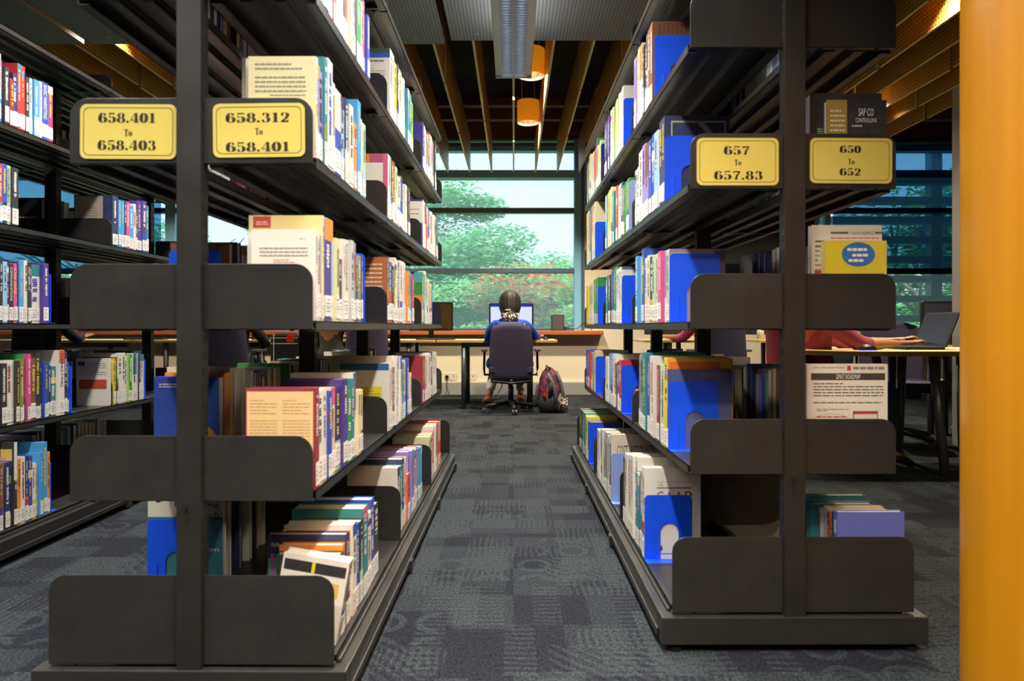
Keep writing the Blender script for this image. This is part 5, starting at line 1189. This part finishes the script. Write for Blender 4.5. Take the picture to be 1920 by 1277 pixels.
# bottles seen through the right rack
for x, c, hh, lb in ((2.62, 'socket_white', .15, 'pale jar with dark lid on the desk behind the right rack'), (2.78, 'frame_blue', .13, 'teal cup on the desk behind the right rack'), (2.9, 'fixture_grey', .16, 'clear grey bottle on the desk behind the right rack'), (3.05, 'frame_blue', .2, 'teal bottle on the desk behind the right rack')):
    o = empty('drink_bottle', (x+.2, 7.8, .773), 0, lb, 'bottle', 'bottles behind the right rack')
    q = MB(); q.lathe([(.001, 0), (.04, 0), (.04, hh*.7), (.025, hh*.85), (.001, hh*.85)], c, 16); q.build('bottle_body', o, smooth=True)
    q = MB(); q.lathe([(.026, hh*.85), (.026, hh), (.001, hh)], 'plastic_black', 16); q.build('cap', o)

# ------------------------------------------------------------------ outside
m = MB(); m.box((-60, 9.6, -3.6), (70, 90, -3.5), 'grass_ground'); o = m.build('garden_ground'); o['kind'] = 'structure'
def tree(label, x, y, h, crown, leaf, n, size, z0=-3.5, blobs=26, flowers=0, seed=1, flat=.45):
    rr = random.Random(seed); root = empty('tree', (x, y, z0), 0, label, 'tree', 'trees outside the window')
    tips = []; q = MB(); q.tube([(0, 0, 0), (.15, .1, h*.25), (.05, 0, h*.45)], [.28, .22, .17], 'bark', 10)
    for k in range(9):
        a = 2*PI*k/9+rr.uniform(-.3, .3); L = crown*rr.uniform(.5, .85); z1 = h*rr.uniform(.6, .82)
        p0 = V(.05, 0, h*.43); p1 = V(L*.35*math.cos(a), L*.35*math.sin(a), h*.58); p2 = V(L*.75*math.cos(a+.2), L*.75*math.sin(a+.2), z1); p3 = V(L*math.cos(a), L*math.sin(a), z1+.1*h)
        q.tube([p0, p1, p2, p3], [.13, .09, .05, .02], 'bark', 7)
        for j in range(3):
            b = a+rr.uniform(-.9, .9); e = p2+V(.35*crown*math.cos(b), .35*crown*math.sin(b), h*rr.uniform(.02, .12)); q.tube([p1.lerp(p2, .6), (p2+e)/2, e], [.045, .03, .012], 'bark', 6)
    q.build('trunk', root, smooth=True)
    q = MB(); fl = MB(); bl = []
    for k in range(blobs):
        a = rr.uniform(0, 2*PI); d = crown*math.sqrt(rr.uniform(0, 1)); top = h*(.99-.38*(d/crown)**2)
        bl.append((d*math.cos(a), d*math.sin(a), top-rr.uniform(.0, .42)*h, crown*rr.uniform(.18, .32)))
    for i in range(n):
        bx, by, bz, br = rr.choice(bl); v = V(rr.gauss(0, 1), rr.gauss(0, 1), rr.gauss(0, 1)).normalized()*br*rr.uniform(.55, 1.08); v.z *= flat
        c = V(bx, by, bz)+v; a = rr.uniform(0, PI*2); t = V(math.cos(a), math.sin(a), rr.uniform(-.5, .25)); w = V(-math.sin(a), math.cos(a), rr.uniform(-.4, .4)); s = size*rr.uniform(.6, 1.3)
        f = flowers and rr.random() < flowers and math.sin(bx*2.1+by*1.3) > .1
        s *= 1.7 if f else 1
        (fl if f else q).face([c-t*s, c-w*s*.38, c+t*s, c+w*s*.38], 'blossom' if f else leaf)
    q.build('foliage', root)
    if flowers and fl.f: fl.build('blossoms', root)
    return root
tree('big rounded green tree filling the left of the aisle window', -4.7, 27, 10.4, 6.0, 'leaf_green', 70000, .15, seed=4, blobs=80)
tree('spreading tree with red blossoms just outside the aisle window', -.4, 17.5, 6.0, 4.6, 'leaf_pale', 34000, .095, blobs=46, flowers=.26, seed=9, flat=.32)
tree('pale green tree right of centre in the aisle window', 3.6, 24, 6.6, 4.2, 'leaf_pale', 26000, .12, seed=12, flowers=.12, blobs=40, flat=.36)
tree('dark green tree behind the sun louvres of the right window', 13.5, 22, 9.2, 6.5, 'leaf_deep', 40000, .16, seed=21, blobs=60)
tree('tree with bare trunk low in the right window', 10.6, 16.5, 6.6, 4.0, 'leaf_green', 9000, .13, seed=30, blobs=30)
tree('green tree glimpsed through the far left window', -13.5, 24, 8.6, 5.5, 'leaf_deep', 12000, .17, seed=33, blobs=44)
tree('distant pale tree low behind the others in the aisle window', 1.5, 40, 8.0, 9.0, 'leaf_pale', 16000, .36, seed=41, blobs=60)

# ------------------------------------------------------------------ sky, sun, camera
w = bpy.data.worlds.new('sky'); SC.world = w; w.use_nodes = True; nt = w.node_tree; nt.nodes.clear()
ou = nt.nodes.new('ShaderNodeOutputWorld'); bg = nt.nodes.new('ShaderNodeBackground'); tc = nt.nodes.new('ShaderNodeTexCoord'); sp = nt.nodes.new('ShaderNodeSeparateXYZ')
rp = nt.nodes.new('ShaderNodeValToRGB'); rp.color_ramp.elements[0].position = .45; rp.color_ramp.elements[0].color = (.86, .95, 1, 1); rp.color_ramp.elements[1].position = .85; rp.color_ramp.elements[1].color = (.62, .80, 1, 1)
ns = nt.nodes.new('ShaderNodeTexNoise'); ns.inputs['Scale'].default_value = 3.5; ns.inputs['Detail'].default_value = 5
mp = nt.nodes.new('ShaderNodeMapping'); mp.inputs['Scale'].default_value = (1, 1, 3)
mx = nt.nodes.new('ShaderNodeMix'); mx.data_type = 'RGBA'
md = nt.nodes.new('ShaderNodeMath'); md.operation = 'MULTIPLY_ADD'; md.inputs[1].default_value = .5; md.inputs[2].default_value = .5
l = nt.links.new
l(tc.outputs['Generated'], sp.inputs[0]); l(sp.outputs[2], md.inputs[0]); l(md.outputs[0], rp.inputs[0]); l(tc.outputs['Generated'], mp.inputs[0]); l(mp.outputs[0], ns.inputs['Vector'])
l(ns.outputs['Fac'], mx.inputs[0]); l(rp.outputs[0], mx.inputs[6]); mx.inputs[7].default_value = (.95, .98, 1, 1); l(mx.outputs[2], bg.inputs[0]); l(bg.outputs[0], ou.inputs[0]); bg.inputs[1].default_value = 1.75
sn = bpy.data.lights.new('sun', 'SUN'); sn.energy = 7.5; sn.angle = math.radians(12); sn.color = (1, .97, .9); so_ = bpy.data.objects.new('sun', sn); COL.objects.link(so_); so_.rotation_euler = (math.radians(38), 0, math.radians(-20))
cam = bpy.data.cameras.new('camera'); co = bpy.data.objects.new('camera', cam); COL.objects.link(co); SC.camera = co
co.location = (0, 0, EYE); co.rotation_euler = (PI/2, 0, 0); cam.sensor_fit = 'HORIZONTAL'; cam.sensor_width = 36; cam.lens = 36*F/1920
cam.shift_x = -(CX-960)/1920; cam.shift_y = (HY-638.5)/1920; cam.clip_start = .05; cam.clip_end = 300
cam.dof.use_dof = True; cam.dof.focus_distance = 4.6; cam.dof.aperture_fstop = 4.0
SC.view_settings.view_transform = 'Standard'; SC.view_settings.look = 'None'; SC.view_settings.gamma = 1; SC.view_settings.use_curve_mapping = False
SC.view_settings.exposure = 0.0
SC.cycles.use_denoising = True; SC.cycles.max_bounces = 8; SC.cycles.transparent_max_bounces = 12; SC.cycles.caustics_reflective = False; SC.cycles.caustics_refractive = False; SC.cycles.sample_clamp_indirect = 6
